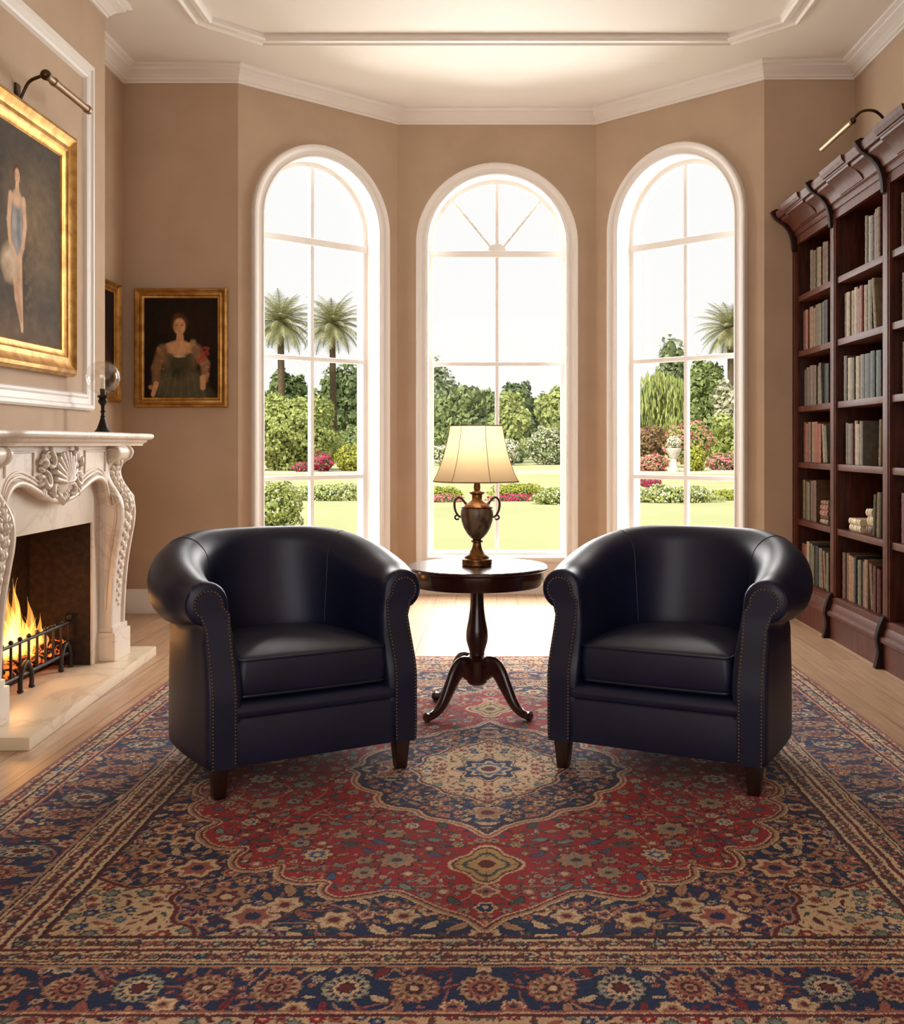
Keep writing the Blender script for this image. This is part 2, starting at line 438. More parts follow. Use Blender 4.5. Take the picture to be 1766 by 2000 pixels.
# crown moulding, baseboards (each run its own trim)
def offset_poly(P, d):
    n = len(P); out = []
    for i in range(n):
        a = Vector(P[i - 1]); p = Vector(P[i]); c = Vector(P[(i + 1) % n])
        e1 = (p - a).normalized(); e2 = (c - p).normalized()
        n1 = Vector((e1.y, -e1.x)); n2 = Vector((e2.y, -e2.x))       # clockwise footprint: inward is to the right
        m = (n1 + n2); m = m / m.length_squared * 2 if m.length > 1e-6 else n1
        out.append(p + m * d)
    return out
CROWN = [(0, 3.985), (.014, 3.985), (.018, 4.0), (.03, 4.004), (.034, 4.018), (.055, 4.035), (.085, 4.052), (.10, 4.06), (.10, 4.074), (.118, 4.078), (.13, 4.086), (.13, CEIL)]
def run_trim(name, segs, prof, m):
    offs = {p[0]: offset_poly(FOOT, p[0]) for p in prof}
    for k, i in enumerate(segs):
        j = (i + 1) % len(FOOT)
        rings = [[(*offs[d][q], z) for d, z in prof] for q in (i, j)]
        b = MB(); b.loft(rings, closed=True, cap=True)
        struct(b.build('trim_%d' % (run_trim.n), m, smooth=25)); run_trim.n += 1
run_trim.n = 1
run_trim('crown', range(len(FOOT)), CROWN, M['white'])
BASE = [(0, 0), (.022, 0), (.022, .14), (.018, .15), (.016, .165), (.008, .18), (0, .183)]
def run_base(names):
    for i, nm in names:
        j = (i + 1) % len(FOOT)
        offs = {p[0]: offset_poly(FOOT, p[0]) for p in BASE}
        b = MB(); b.loft([[(*offs[d][q], z) for d, z in BASE] for q in (i, j)])
        struct(b.build(nm, M['white'], smooth=25))
run_base([(0, 'baseboard_left_near'), (4, 'baseboard_left'), (5, 'baseboard_left_recess'), (6, 'baseboard_bay_left'), (7, 'baseboard_bay_back'), (8, 'baseboard_bay_right'),
          (9, 'baseboard_right_recess')])
# ceiling moulding: a raised octagonal band
OCT = [(-2.07, -0.5), (-2.02, 6.83), (-1.65, 7.20), (1.65, 7.20), (2.02, 6.83), (2.07, -0.5)]
prof = [(0, 0), (0, -.028), (.02, -.034), (.035, -.022), (.075, -.018), (.09, -.038), (.125, -.042), (.14, -.03), (.14, 0)]
offs = {d: offset_poly(OCT, d) for d, z in prof}
b = MB(); b.loft([[(*offs[d][i], CEIL + z) for d, z in prof] for i in range(len(OCT))], loop=True)
struct(b.build('trim_%d' % run_trim.n, M['white'], smooth=25)); run_trim.n += 1
# panel moulding on the chimney breast
def frame_sweep(name, y0, y1, z0, z1, x, prof, m, parent=None, world=True):
    """rectangular frame in the plane X = x facing +X; prof (inward w, out p)"""
    rings = []
    for (y, z, sy, sz) in ((y0, z0, 1, 1), (y1, z0, -1, 1), (y1, z1, -1, -1), (y0, z1, 1, -1)):
        rings.append([(x + p, y + sy * w, z + sz * w) for w, p in prof])
    b = MB(); b.loft(rings, loop=True)
    return b.build(name, m, parent, world=world, smooth=30)
PM = [(0, 0), (0, .022), (.012, .034), (.03, .034), (.038, .022), (.07, .018), (.08, .026), (.095, .02), (.105, 0)]
struct(frame_sweep('trim_%d' % run_trim.n, 3.95, 6.27, 1.475, 3.58, -2.49, PM, M['white'])); run_trim.n += 1
# ================================================================ FIREPLACE
fp = empty('fireplace', (-2.3, 5.11, 0), 'carved white marble fireplace with scrolled apron and console pilasters around a black firebox', 'fireplace')
def F(mb, name, m, **k): return mb.build(name, m, fp, world=True, **k)
HZ = 0.055
b = MB(); b.prism([(-2.49, 4.24), (-1.935, 4.24), (-2.05, 6.17), (-2.49, 6.17)], 'z', 0, HZ); F(b, 'hearth_slab', M['hearth'], bevel=.006)
# inner slips round the opening
XS = -2.225
b = MB(); b.box(-2.488, XS, FB1, 5.74, HZ, 1.16); b.box(-2.488, XS, 4.48, FB0, HZ, 1.16); b.box(-2.488, XS, FB0, FB1, FBT, 1.16); F(b, 'slip_panel', M['marble'], bevel=.003)
# firebox lining
b = MB(); X0, X1 = -2.57, XS - .012
def quad(mb, *p): mb.add(p, [tuple(range(len(p)))])
quad(b, (X0, FB0, HZ + .001), (X0, FB1, HZ + .001), (X0, FB1, FBT), (X0, FB0, FBT))
quad(b, (X0, FB1 - .002, HZ + .001), (X1, FB1 - .002, HZ + .001), (X1, FB1 - .002, FBT), (X0, FB1 - .002, FBT))
quad(b, (X0, FB0 + .002, HZ + .001), (X1, FB0 + .002, HZ + .001), (X1, FB0 + .002, FBT), (X0, FB0 + .002, FBT))
quad(b, (X0, FB0, FBT - .002), (X1, FB0, FBT - .002), (X1, FB1, FBT - .002), (X0, FB1, FBT - .002))
quad(b, (X0, FB0, HZ + .003), (-2.44, FB0, HZ + .003), (-2.44, FB1, HZ + .003), (X0, FB1, HZ + .003))
F(b, 'firebox_lining', M['soot'], fixn=False)
# console pilasters (S shaped profile)
PP = [(-2.14, 1.262), (-2.125, 1.25), (-2.115, 1.225), (-2.13, 1.19), (-2.168, 1.165), (-2.188, 1.13), (-2.186, 1.09), (-2.165, 1.045), (-2.135, 1.0), (-2.112, .95), (-2.104, .89),
      (-2.108, .82), (-2.124, .73), (-2.142, .62), (-2.155, .50), (-2.163, .38), (-2.168, .245)]
PPs = [tuple(p) for p in bez([(x, z, 0) for x, z in PP], 4)]
def pilaster(y0, y1):
    b = MB(); w = .012
    prof = [(p[0], p[1]) for p in PPs]
    # cross-section across the front: outer fillets and a shallow sunk panel
    ys = [(y0, -.03), (y0, 0), (y0 + .012, .008), (y0 + .03, .008), (y0 + .038, -.006), ((y0 + y1) / 2, .002), (y1 - .038, -.006), (y1 - .03, .008), (y1 - .012, .008), (y1, 0), (y1, -.03)]
    rings = []
    for x, z in prof:
        rings.append([(-2.40, y0, z)] + [(x + dx, y, z) for y, dx in ys] + [(-2.40, y1, z)])
    b.loft(rings)
    p = F(b, 'pilaster', M['marble'], smooth=35)
    b = MB(); b.box(-2.40, -2.135, y0 - .012, y1 + .012, HZ, .215); b.box(-2.40, -2.15, y0 - .004, y1 + .004, .215, .245); F(b, 'pilaster_base', M['marble'], bevel=.006)
    # carving: scroll volutes, leaf, bellflower drop
    c = MB(); ym = (y0 + y1) / 2
    for yy in (y0 - .004, y1 + .004):
        c.tube([(-2.165 + (.045 - .0035 * k * .9) * cos(k * .55 + .6), yy, 1.205 + (.045 - .0035 * k * .9) * sin(k * .55 + .6)) for k in range(12)], .011, 6)
        c.tube([(-2.155 + (.05 - .0035 * k) * cos(-k * .5 + 2.0), yy, .95 + (.05 - .0035 * k) * sin(-k * .5 + 2.0)) for k in range(13)], .010, 6)
        c.tube([(x - .03, yy, z) for x, z in prof[28:64:3]], .008, 6)
    for k in range(9):   # acanthus lobes climbing the neck
        z = 1.17 - k * .032; x = np.interp(-z, [-q[1] for q in prof], [q[0] for q in prof])
        s_ = .9 - .05 * abs(k - 4)
        for sg in (-1, 1):
            c.ball((x + .004, ym + sg * (.028 + .006 * (k % 3)), z), (.022 * s_, .034 * s_, .016 * s_), 8, 6, Matrix.Rotation(sg * .7, 3, 'X'))
        c.ball((x + .010, ym, z), (.016, .014, .022), 8, 6)
    random.seed(int(y0 * 100))
    for k in range(24):  # foliate drop on the swelling
        t = k / 23; z = .98 - t * .62; x = np.interp(-z, [-q[1] for q in prof], [q[0] for q in prof])
        r = .020 * (1 - .55 * t)
        c.ball((x + .002, ym + (.034 * (1 - .5 * t)) * (1 if k % 2 else -1), z), (r * .6, r * 1.3, r), 8, 6, Matrix.Rotation((.8 if k % 2 else -.8), 3, 'X'))
        if k % 2: c.ball((x + .004, ym, z), (r * .6, r * .6, r * 1.3), 8, 6)
    F(c, 'pilaster_carving', M['marble'], smooth=60)
pilaster(5.74, 5.96); pilaster(4.26, 4.48)
# apron with a serpentine lower edge
LOW = [(4.48, .93), (4.50, .97), (4.53, 1.03), (4.58, 1.07), (4.66, 1.085), (4.75, 1.07), (4.86, 1.035), (4.97, 1.0), (5.06, .985), (5.11, .98), (5.16, .985), (5.25, 1.0), (5.36, 1.035), (5.47, 1.07), (5.56, 1.085), (5.64, 1.07), (5.69, 1.03), (5.72, .97), (5.74, .93)]
LOWs = [(p.x, p.y) for p in bez([(y, z, 0) for y, z in LOW], 5)]
b = MB()
poly = LOWs + [(5.74, 1.262), (4.48, 1.262)]
XA = -2.178
rings = [[(XA - .03, y, z) for y, z in LOWs], [(XA, y, z) for y, z in LOWs], [(XA, y, 1.262) for y, z in LOWs], [(XA - .03, y, 1.262) for y, z in LOWs]]
b.loft([[r[i] for r in rings] for i in range(len(LOWs))])
F(b, 'apron', M['marble'], smooth=30)
mold = MB()
for off, r, dx in ((.006, .016, .006), (.036, .008, .002), (.058, .006, 0)):
    mold.tube([(XA + dx, y, z + off) for y, z in LOWs], r, 8)
F(mold, 'apron_moulding', M['marble'], smooth=60)
# returning soffit behind the apron edge
b = MB(); b.loft([[(XA, y, z + .004) for y, z in LOWs], [(XS - .0, y, z + .004) for y, z in LOWs]], closed=False, cap=False); F(b, 'apron_soffit', M['marble'], fixn=False, smooth=40)
# the carved shell cartouche
c = MB(); cy, cz, X = 5.10, 1.125, XA
c.ball((X + .004, cy, cz), (.035, .11, .105), 20, 12)
for k in range(11):    # shell ribs
    a = radians(200 - 22 * k); 
    c.tube([(X + .040, cy, cz - .045), (X + .048, cy + .05 * cos(a), cz - .02 + .05 * sin(a)), (X + .030, cy + .115 * cos(a), cz + .01 + .10 * sin(a))], [.006, .011, .015], 7)
for sg in (-1, 1):     # C scrolls and leaves at either side
    for (y, z, r, a0, tw) in ((.15, .06, .06, .4, 1), (.19, -.03, .05, 1.6, 1), (.10, -.09, .05, 3.2, -1), (.13, .115, .035, 2.5, -1), (.22, .05, .03, 0, 1)):
        c.tube([(X + .014 + .014 * sin(k * .25), cy + sg * (y + (r - .0042 * k * r / .06) * cos(a0 + tw * k * .5)), cz + z + (r - .0042 * k * r / .06) * sin(a0 + tw * k * .5)) for k in range(12)], [.006 + .007 * sin(k / 11 * pi) for k in range(12)], 7)
    for k in range(9):
        a = radians(-60 + 20 * k)
        c.ball((X + .012, cy + sg * (.17 + .055 * cos(a)), cz - .01 + .10 * sin(a)), (.014, .030, .012), 8, 6, Matrix.Rotation(sg * a, 3, 'X'))
random.seed(5)
for k in range(46):
    a = random.uniform(0, 2 * pi); rr = random.uniform(.09, .20)
    c.ball((X + .010, cy + rr * cos(a), cz - .005 + .58 * rr * sin(a)), (random.uniform(.008, .018), random.uniform(.010, .020), random.uniform(.008, .016)), 7, 5, Matrix.Rotation(a, 3, 'X'))
for k in range(7):
    c.ball((X + .018, cy + (k - 3) * .016, cz - .118 - .006 * (3 - abs(k - 3))), (.016, .010, .024), 8, 6)
F(c, 'shell_cartouche', M['marble'], smooth=60)
# recessed panels of the frieze
for (y0, y1) in ((4.50, 4.84), (5.38, 5.72)):
    b = MB(); b.tube([(XA + .003, y0 + .03, 1.12), (XA + .003, y0 + .03, 1.235), (XA + .003, y1 - .03, 1.235), (XA + .003, y1 - .03, 1.12)], .006, 6)
    F(b, 'frieze_bead', M['marble'], smooth=60)
# mantel shelf: serpentine plan, stepped edge
def shelf_front(off):
    pts = []
    for k in range(81):
        y = lerp(3.95, 6.27, k / 80); a = abs(y - 5.11)
        x = -2.085 + (.035 * sm(a, .75, .62)) + .012 * cos(a * pi / 1.16)
        x += .018 * sm(a, .80, .86) * (1 - sm(a, 1.0, 1.1))
        pts.append((x + off, y if 0 < k < 80 else y + (off if k else -off)))
    return pts
prof = [(-.075, 1.262), (-.06, 1.262), (-.055, 1.275), (-.035, 1.285), (-.03, 1.296), (-.012, 1.300), (-.004, 1.307), (0, 1.318), (-.004, 1.330), (-.012, 1.335)]
b = MB(); b.loft([[(-2.49, shelf_front(o)[0][1], z)] + [(x, y, z) for x, y in shelf_front(o)] + [(-2.49, shelf_front(o)[-1][1], z)] for o, z in prof])
F(b, 'mantel_shelf', M['marble'], smooth=40)

# fire grate, coals, flames
gr = empty('fire_grate', (-2.38, 5.11, HZ), 'black iron fire grate with upright bars and arched feet in the firebox', 'grate')
G = lambda mb, nm, m, **k: mb.build(nm, m, gr, world=True, **k)
gx = -2.335
b = MB()
for z in (.135, .30): b.tube([(gx, 4.62, z), (gx, 5.60, z)], .010, 8)
b.tube([(-2.50, 4.64, .135), (-2.50, 5.58, .135)], .010, 8)
for y in (4.64, 5.11, 5.58): b.tube([(gx, y, .135), (-2.50, y, .135)], .008, 6)
G(b, 'grate_rails', M['iron'], smooth=50)
for k in range(11):
    y = 4.64 + k * .094
    b = MB(); b.tube([(gx, y, .125), (gx, y, .30)], .007, 6); b.ball((gx, y, .315 if 0 < k < 10 else .33), .013 if 0 < k < 10 else .02, 8, 6); G(b, 'grate_bar', M['iron'], smooth=60)
for y in (4.72, 5.06, 5.53):
    b = MB(); b.tube(bez([(gx + .01, y - .062, HZ + .012), (gx + .01, y - .055, .14), (gx + .01, y, .195), (gx + .01, y + .055, .14), (gx + .01, y + .062, HZ + .012)], 6), .012, 8)
    b.ball((gx + .01, y - .062, HZ + .010), (.017, .017, .010), 8, 6); b.ball((gx + .01, y + .062, HZ + .010), (.017, .017, .010), 8, 6)
    G(b, 'grate_foot', M['iron'], smooth=60)
def coal_mat():
    m = mat('glowing_coals', srgb(40, 24, 18), 0.9, bump=.4, bscale=50)
    n = m.node_tree.nodes; l = m.node_tree.links
    tc = n.new('ShaderNodeTexCoord'); nz = n.new('ShaderNodeTexNoise'); nz.inputs['Scale'].default_value = 26; cr = n.new('ShaderNodeValToRGB')
    e = cr.color_ramp.elements; e[0].position = .48; e[0].color = (0, 0, 0, 1); e[1].position = .68; e[1].color = (1, .16, .02, 1)
    l.new(tc.outputs['Object'], nz.inputs[0]); l.new(nz.outputs['Fac'], cr.inputs[0]); l.new(cr.outputs[0], n['Principled BSDF'].inputs['Emission Color'])
    n['Principled BSDF'].inputs['Emission Strength'].default_value = 2.0
    return m
M['coal'] = coal_mat()
random.seed(11)
b = MB()
for k in range(150):
    y = random.uniform(4.66, 5.56); x = random.uniform(-2.49, gx - .02); z = .15 + random.uniform(0, .06)
    R = Matrix.Rotation(random.uniform(0, 6), 3, 'Z') @ Matrix.Rotation(random.uniform(0, 6), 3, 'X')
    r = random.uniform(.018, .034); b.ball((x, y, z), (r, r * .8, r * .7), 6, 4, R)
o = b.build('glowing_coals', M['coal'], smooth=20); tag(o, 'heap of glowing orange coals in the iron fire grate', 'coals', kind='stuff')
def flame_mat():
    m = bpy.data.materials.new('flame'); m.use_nodes = True
    n = m.node_tree.nodes; l = m.node_tree.links; n.remove(n['Principled BSDF'])
    a = n.new('ShaderNodeAttribute'); a.attribute_name = 'heat'
    cr = n.new('ShaderNodeValToRGB'); e = cr.color_ramp.elements
    e[0].position = 0; e[0].color = (1, .42, .07, 1); e[1].position = 1; e[1].color = (.75, .09, .01, 1)
    q = e.new(.42); q.color = (1, .33, .035, 1)
    em = n.new('ShaderNodeEmission'); em.inputs['Strength'].default_value = .3
    tr = n.new('ShaderNodeBsdfTransparent'); mx = n.new('ShaderNodeAddShader')
    mr = n.new('ShaderNodeMapRange'); mr.inputs[1].default_value = 0; mr.inputs[2].default_value = 1; mr.inputs[3].default_value = .34; mr.inputs[4].default_value = .16
    l.new(a.outputs['Fac'], cr.inputs[0]); l.new(cr.outputs[0], em.inputs['Color']); l.new(a.outputs['Fac'], mr.inputs[0])
    l.new(mr.outputs[0], em.inputs['Strength']); l.new(tr.outputs[0], mx.inputs[0]); l.new(em.outputs[0], mx.inputs[1]); l.new(mx.outputs[0], n['Material Output'].inputs[0])
    return m
M['flame'] = flame_mat()
fire = empty('fire', (-2.41, 5.1, .2), 'orange and yellow log fire burning above the iron grate', 'fire')
random.seed(3)
def tongue(y, x, h, w, z0=.17, lean=0.0):
    b = MB(); heat = []; n = 16; seg = 10; ph = random.uniform(0, 6); rings = []
    for i in range(n + 1):
        t = i / n; r = w * (sin(pi * min(t * .95 + .12, 1)) ** .8) * (1 - t) ** .45 + .001
        oy = lean * t * t + .022 * sin(t * 7 + ph) * t; ox = .015 * sin(t * 6 + ph * 2) * t
        rings.append([(x + ox + r * .55 * cos(2 * pi * k / seg) * (1 + .2 * sin(3 * t + k)), y + oy + r * sin(2 * pi * k / seg), z0 + h * t) for k in range(seg)])
        heat += [min(1, .15 + t * .75 + t * h * .5)] * seg
    b.loft(rings); o = b.build('flame', M['flame'], fire, world=True, smooth=60, fixn=False)
    at = o.data.attributes.new('heat', 'FLOAT', 'POINT'); at.data.foreach_set('value', heat)
for (y, h, w, ln) in ((5.03, .26, .045, .0), (5.09, .34, .055, -.01), (5.13, .27, .05, .01), (5.19, .42, .05, .015), (5.16, .30, .06, .02), (5.24, .32, .05, .01), (5.22, .22, .055, -.01), (5.29, .20, .045, .02), (5.35, .17, .035, .01), (5.40, .21, .03, .02), (5.43, .13, .03, .01),
                      (4.96, .22, .05, 0), (4.88, .27, .05, 0), (4.80, .18, .045, -.01), (5.12, .2, .07, 0), (5.2, .16, .07, 0), (5.32, .11, .06, 0)):
    tongue(y, random.uniform(-2.45, -2.39), h, w, lean=ln)
for k in range(34):
    y = random.gauss(5.15, .10) if k < 24 else random.uniform(4.75, 5.48); hh = max(.10, .40 - abs(y - 5.17) * 1.3) * random.uniform(.55, 1.08)
    tongue(y, random.uniform(-2.46, -2.37), hh, random.uniform(.014, .030), z0=.17 + random.uniform(0, .06), lean=random.uniform(-.05, .05))
lamp('fire_light', 'POINT', (-2.40, 5.12, .36), 3.2, (1.0, .45, .15), shadow_soft_size=.08)

# ================================================================ PAINTINGS
def painting(name, label, w, h, place, paint, fw=.09, depth=.05, grid=(130, 160), prof=None):
    """canvas in local (u, z) plane, facing local -v; place(u, p, z) -> world, p = distance off the wall"""
    root = empty(name, place(0, 0, 0), label, 'painting')
    prof = prof or [(0, .0), (0, depth * .55), (.10, depth * .9), (.22, depth), (.34, depth * .78), (.5, depth * .62), (.66, depth * .70), (.76, depth * .5), (.92, depth * .42), (1, depth * .25), (1, 0)]
    rings = []
    for (u, z, su, sz) in ((-w / 2, -h / 2, 1, 1), (w / 2, -h / 2, -1, 1), (w / 2, h / 2, -1, -1), (-w / 2, h / 2, 1, -1)):
        rings.append([place(u + su * q * fw, p, z + sz * q * fw) for q, p in prof])
    b = MB(); b.loft(rings, loop=True); b.build('frame', M['gold'], root, world=True, smooth=30)
    nu, nz = grid; cw, ch = w - 2 * fw + .01, h - 2 * fw + .01
    us = np.linspace(0, 1, nu); zs = np.linspace(0, 1, nz)
    U, Z = np.meshgrid(us, zs)
    img = paint(U, Z, cw / ch)
    vs = [place((u - .5) * cw, depth * .3, (z - .5) * ch) for z in zs for u in us]
    fs = [(j * nu + i, j * nu + i + 1, (j + 1) * nu + i + 1, (j + 1) * nu + i) for j in range(nz - 1) for i in range(nu - 1)]
    b = MB(); b.v = [tuple(p) for p in vs]; b.f = fs
    o = b.build('canvas', M['canvas'], root, world=True, fixn=False)
    ca = o.data.color_attributes.new('pattern', 'FLOAT_COLOR', 'POINT')
    c4 = np.ones((nz * nu, 4), np.float32); c4[:, :3] = img.reshape(-1, 3); ca.data.foreach_set('color', c4.ravel())
    return root
def vnoise(U, V, f, seed):
    r = np.random.RandomState(seed); g = r.rand(64, 64)
    x = U * f; y = V * f; xi = np.floor(x).astype(int); yi = np.floor(y).astype(int); fx = x - xi; fy = y - yi
    fx = fx * fx * (3 - 2 * fx); fy = fy * fy * (3 - 2 * fy)
    G_ = lambda a, b_: g[a % 64, b_ % 64]
    return (G_(xi, yi) * (1 - fx) + G_(xi + 1, yi) * fx) * (1 - fy) + (G_(xi, yi + 1) * (1 - fx) + G_(xi + 1, yi + 1) * fx) * fy
def fbm(U, V, f, seed): return sum(vnoise(U, V, f * 2 ** k, seed + k) / 2 ** (k + 1) for k in range(4))
class Paint:
    def __init__(s, U, Z, asp, bg):
        s.X = (U - .5) * asp; s.Y = Z; s.U = U; s.asp = asp
        s.img = np.zeros(U.shape + (3,)) + np.array(srgb(*bg))
        s.n1 = fbm(U, Z, 9, 4) - .47; s.n2 = fbm(U, Z, 9, 40) - .47
    def mix(s, a, col):
        s.img = s.img * (1 - a[..., None]) + np.array(srgb(*col)) * a[..., None]
    def blob(s, x, y, rx, ry, col, soft=.25, rot=0, warp=.015, op=1):
        dx = s.X - x + s.n1 * warp * 2; dy = s.Y - y + s.n2 * warp * 2; c, q = cos(rot), sin(rot)
        a = (dx * c + dy * q) / rx; b_ = (-dx * q + dy * c) / ry
        d = np.sqrt(a * a + b_ * b_); s.mix(np.clip((1 - d) / soft, 0, 1) * op, col)
    def limb(s, pts, r, col, soft=.3, op=1):
        for i in range(len(pts) - 1):
            (x0, y0), (x1, y1) = pts[i], pts[i + 1]; dx, dy = x1 - x0, y1 - y0; L = dx * dx + dy * dy
            t = np.clip(((s.X - x0) * dx + (s.Y - y0) * dy) / L, 0, 1)
            rr = r[i] + (r[i + 1] - r[i]) * t
            d = np.hypot(s.X - x0 - dx * t, s.Y - y0 - dy * t) / rr
            s.mix(np.clip((1 - d) / soft, 0, 1) * op, col)
    def done(s, k=.12):
        return np.clip(s.img * (1 + k * 4 * (fbm(s.U, s.Y, 26, 9)[..., None] - .47)), 0, 1)
def face(P, x, y, s_, skin, dark, hair):
    P.blob(x, y + s_ * .35, s_ * 1.0, s_ * 1.15, hair, .3)
    P.blob(x, y, s_ * .68, s_ * .95, skin, .22, warp=0)
    P.blob(x - s_ * .45, y, s_ * .3, s_ * .8, dark, .9, warp=0, op=.5)
    for sg in (-1, 1): P.blob(x + sg * s_ * .27, y + s_ * .12, s_ * .15, s_ * .09, dark, .6, warp=0, op=.9); P.blob(x + sg * s_ * .27, y + s_ * .3, s_ * .2, s_ * .05, dark, .8, warp=0, op=.6)
    P.blob(x + s_ * .03, y - s_ * .12, s_ * .07, s_ * .22, dark, .9, warp=0, op=.4)
    P.blob(x, y - s_ * .45, s_ * .2, s_ * .07, (150, 70, 60), .6, warp=0, op=.8)
def lady_seated(U, Z, asp):
    P = Paint(U, Z, asp, (84, 76, 68))
    P.blob(.3, .55, .38, .42, (134, 114, 86), 1.0, op=.8, warp=.1); P.blob(-.3, .8, .4, .3, (62, 58, 54), 1, op=.8, warp=.1)
    P.blob(0, .02, .9, .16, (118, 98, 78), .9, op=.7, warp=.1); P.blob(-.45, .35, .16, .5, (50, 48, 50), 1, op=.7, warp=.08); P.blob(.2, .3, .16, .3, (56, 50, 48), .9, op=.7, warp=.08)
    for k in range(16): P.blob(.26 + .03 * sin(k * 2.1), .15 + k * .026, .026, .02, (126, 104, 82), .9, op=.55, warp=.04)
    sk = (206, 170, 140)
    dx = .15
    P.limb([(dx + .01, .40), (dx + .03, .20), (dx + .05, .05)], [.045, .030, .014], sk)
    P.limb([(dx - .02, .38), (dx + .0, .2), (dx + .035, .10)], [.05, .03, .02], (186, 150, 122))
    P.blob(dx - .06, .36, .11, .11, (200, 178, 152), .5, warp=.03); P.blob(dx - .09, .33, .06, .07, (168, 142, 118), .7, warp=.04, op=.6)
    P.limb([(dx, .44), (dx, .66)], [.075, .058], (158, 152, 150)); P.limb([(dx + .02, .46), (dx + .01, .6)], [.03, .03], (104, 112, 124), .8, .7)
    P.blob(dx, .66, .05, .05, sk, .4); P.limb([(dx, .66), (dx, .74)], [.028, .02], sk)
    P.limb([(dx - .065, .67), (dx - .085, .55), (dx - .07, .45), (dx + .0, .375)], [.024, .022, .018, .016], sk)
    P.limb([(dx + .065, .67), (dx + .08, .55), (dx + .06, .45), (dx + .01, .375)], [.024, .022, .018, .016], sk)
    P.blob(dx + .02, .37, .03, .02, sk, .4); face(P, dx, .772, .044, sk, (110, 76, 58), (96, 62, 40))
    return P.done(.14)
def lady_bust(U, Z, asp):
    P = Paint(U, Z, asp, (34, 25, 18))
    P.blob(.1, .7, .5, .4, (46, 34, 24), 1, op=.8, warp=.1)
    sk = (206, 156, 112)
    P.blob(-.01, .38, .21, .16, (104, 88, 62), .3, warp=.02); P.limb([(-.12, .50), (.11, .50)], [.06, .06], sk, .3)
    P.blob(-.02, .13, .30, .22, (92, 84, 62), .35, warp=.04); P.blob(.05, .02, .33, .14, (84, 78, 58), .5, warp=.05)
    P.limb([(-.18, .48), (-.25, .30), (-.25, .14)], [.075, .06, .045], (128, 96, 66), .5); P.limb([(.15, .48), (.24, .34), (.24, .18)], [.075, .06, .045], (140, 104, 78), .5)
    P.limb([(-.25, .14), (-.28, .03)], [.03, .025], sk); P.limb([(.22, .2), (.22, .10)], [.035, .03], sk)
    P.blob(-.01, .33, .14, .2, (74, 66, 48), .4, warp=.03); P.blob(-.04, .26, .09, .05, (50, 46, 36), .7, rot=.5, op=.8)
    P.blob(-.02, .50, .13, .09, sk, .3, warp=.01); P.limb([(-.01, .52), (-.01, .62)], [.05, .04], sk, .3)
    P.blob(.12, .55, .045, .04, (150, 130, 90), .6); P.blob(-.02, .42, .08, .02, (196, 176, 140), .6)
    random.seed(2)
    for k in range(14): P.blob(random.uniform(.17, .27), random.uniform(.36, .5), .022, .022, (166, 66, 56), .7, op=.8)
    for k in range(18): P.blob(random.uniform(-.28, -.17), random.uniform(.25, .5), .016, .016, (170, 130, 86), .9, op=.6)
    for k in range(14): P.blob(random.uniform(.18, .28), random.uniform(.18, .36), .018, .016, (184, 140, 104), .9, op=.6)
    for k in range(7): P.limb([(-.16 + k * .055, .24), (-.24 + k * .08, .0)], [.008, .02], (118, 108, 80), .95, .35)
    P.blob(-.3, .1, .035, .03, sk, .5, op=.7); face(P, -.015, .715, .098, sk, (110, 70, 44), (92, 56, 34))
    return P.done(.12)
def dark_study(U, Z, asp):
    P = Paint(U, Z, asp, (30, 20, 16)); P.blob(0, .5, .3, .4, (58, 36, 24), 1, warp=.1); P.blob(.0, .3, .25, .25, (88, 56, 36), .8, warp=.06); face(P, 0, .68, .08, (186, 136, 100), (100, 66, 44), (58, 34, 22))
    P.blob(.25, .25, .06, .12, (110, 72, 44), .8, op=.6, warp=.05)
    return P.done()
painting('framed_painting', 'large gold-framed painting of a seated woman in a pale dress over the fireplace', 1.66, 1.39,
         lambda u, p, z: Vector((-2.49 + p, 5.11 + u, 2.355 + z)), lady_seated, fw=.155, depth=.07, grid=(260, 240))
painting('framed_painting', 'gold-framed dark portrait of a woman holding red flowers on the recess wall', .70, .895,
         lambda u, p, z: Vector((-2.37 + u, YL - p, 1.995 + z)), lady_bust, fw=.078, depth=.05, grid=(170, 220))
painting('framed_painting', 'gold-framed dark painting half hidden by the chimney breast', .66, .875,
         lambda u, p, z: Vector((XL + p, 7.225 + u, 2.013 + z)), dark_study, fw=.078, depth=.05, grid=(80, 100))

# picture light over the large painting
pl = empty('picture_light', (-2.49, 5.31, 3.07), 'bronze picture light on a curved arm above the large gold-framed painting', 'picture light')
b = MB(); b.box(-2.492, -2.478, 5.285, 5.335, 3.00, 3.14); b.build('wall_plate', M['bronze'], pl, world=True, bevel=.004)
b = MB(); b.tube(bez([(-2.48, 5.31, 3.03), (-2.455, 5.31, 3.09), (-2.42, 5.30, 3.145), (-2.36, 5.27, 3.16), (-2.30, 5.23, 3.155)], 6), .009, 8); b.ball((-2.30, 5.225, 3.155), .028, 14, 10); b.build('arm', M['bronze'], pl, world=True, smooth=60)
b = MB(); b.tube([(-2.295, 5.22, 3.150), (-2.295, 5.76, 3.150)], .019, 14); b.tube([(-2.295, 5.30, 3.15), (-2.295, 5.325, 3.15)], .023, 14); b.tube([(-2.295, 5.73, 3.15), (-2.295, 5.765, 3.15)], .023, 14)
b.build('lamp_tube', mat('satin_bronze', srgb(136, 110, 84), .45, metal=.7), pl, world=True, smooth=50)

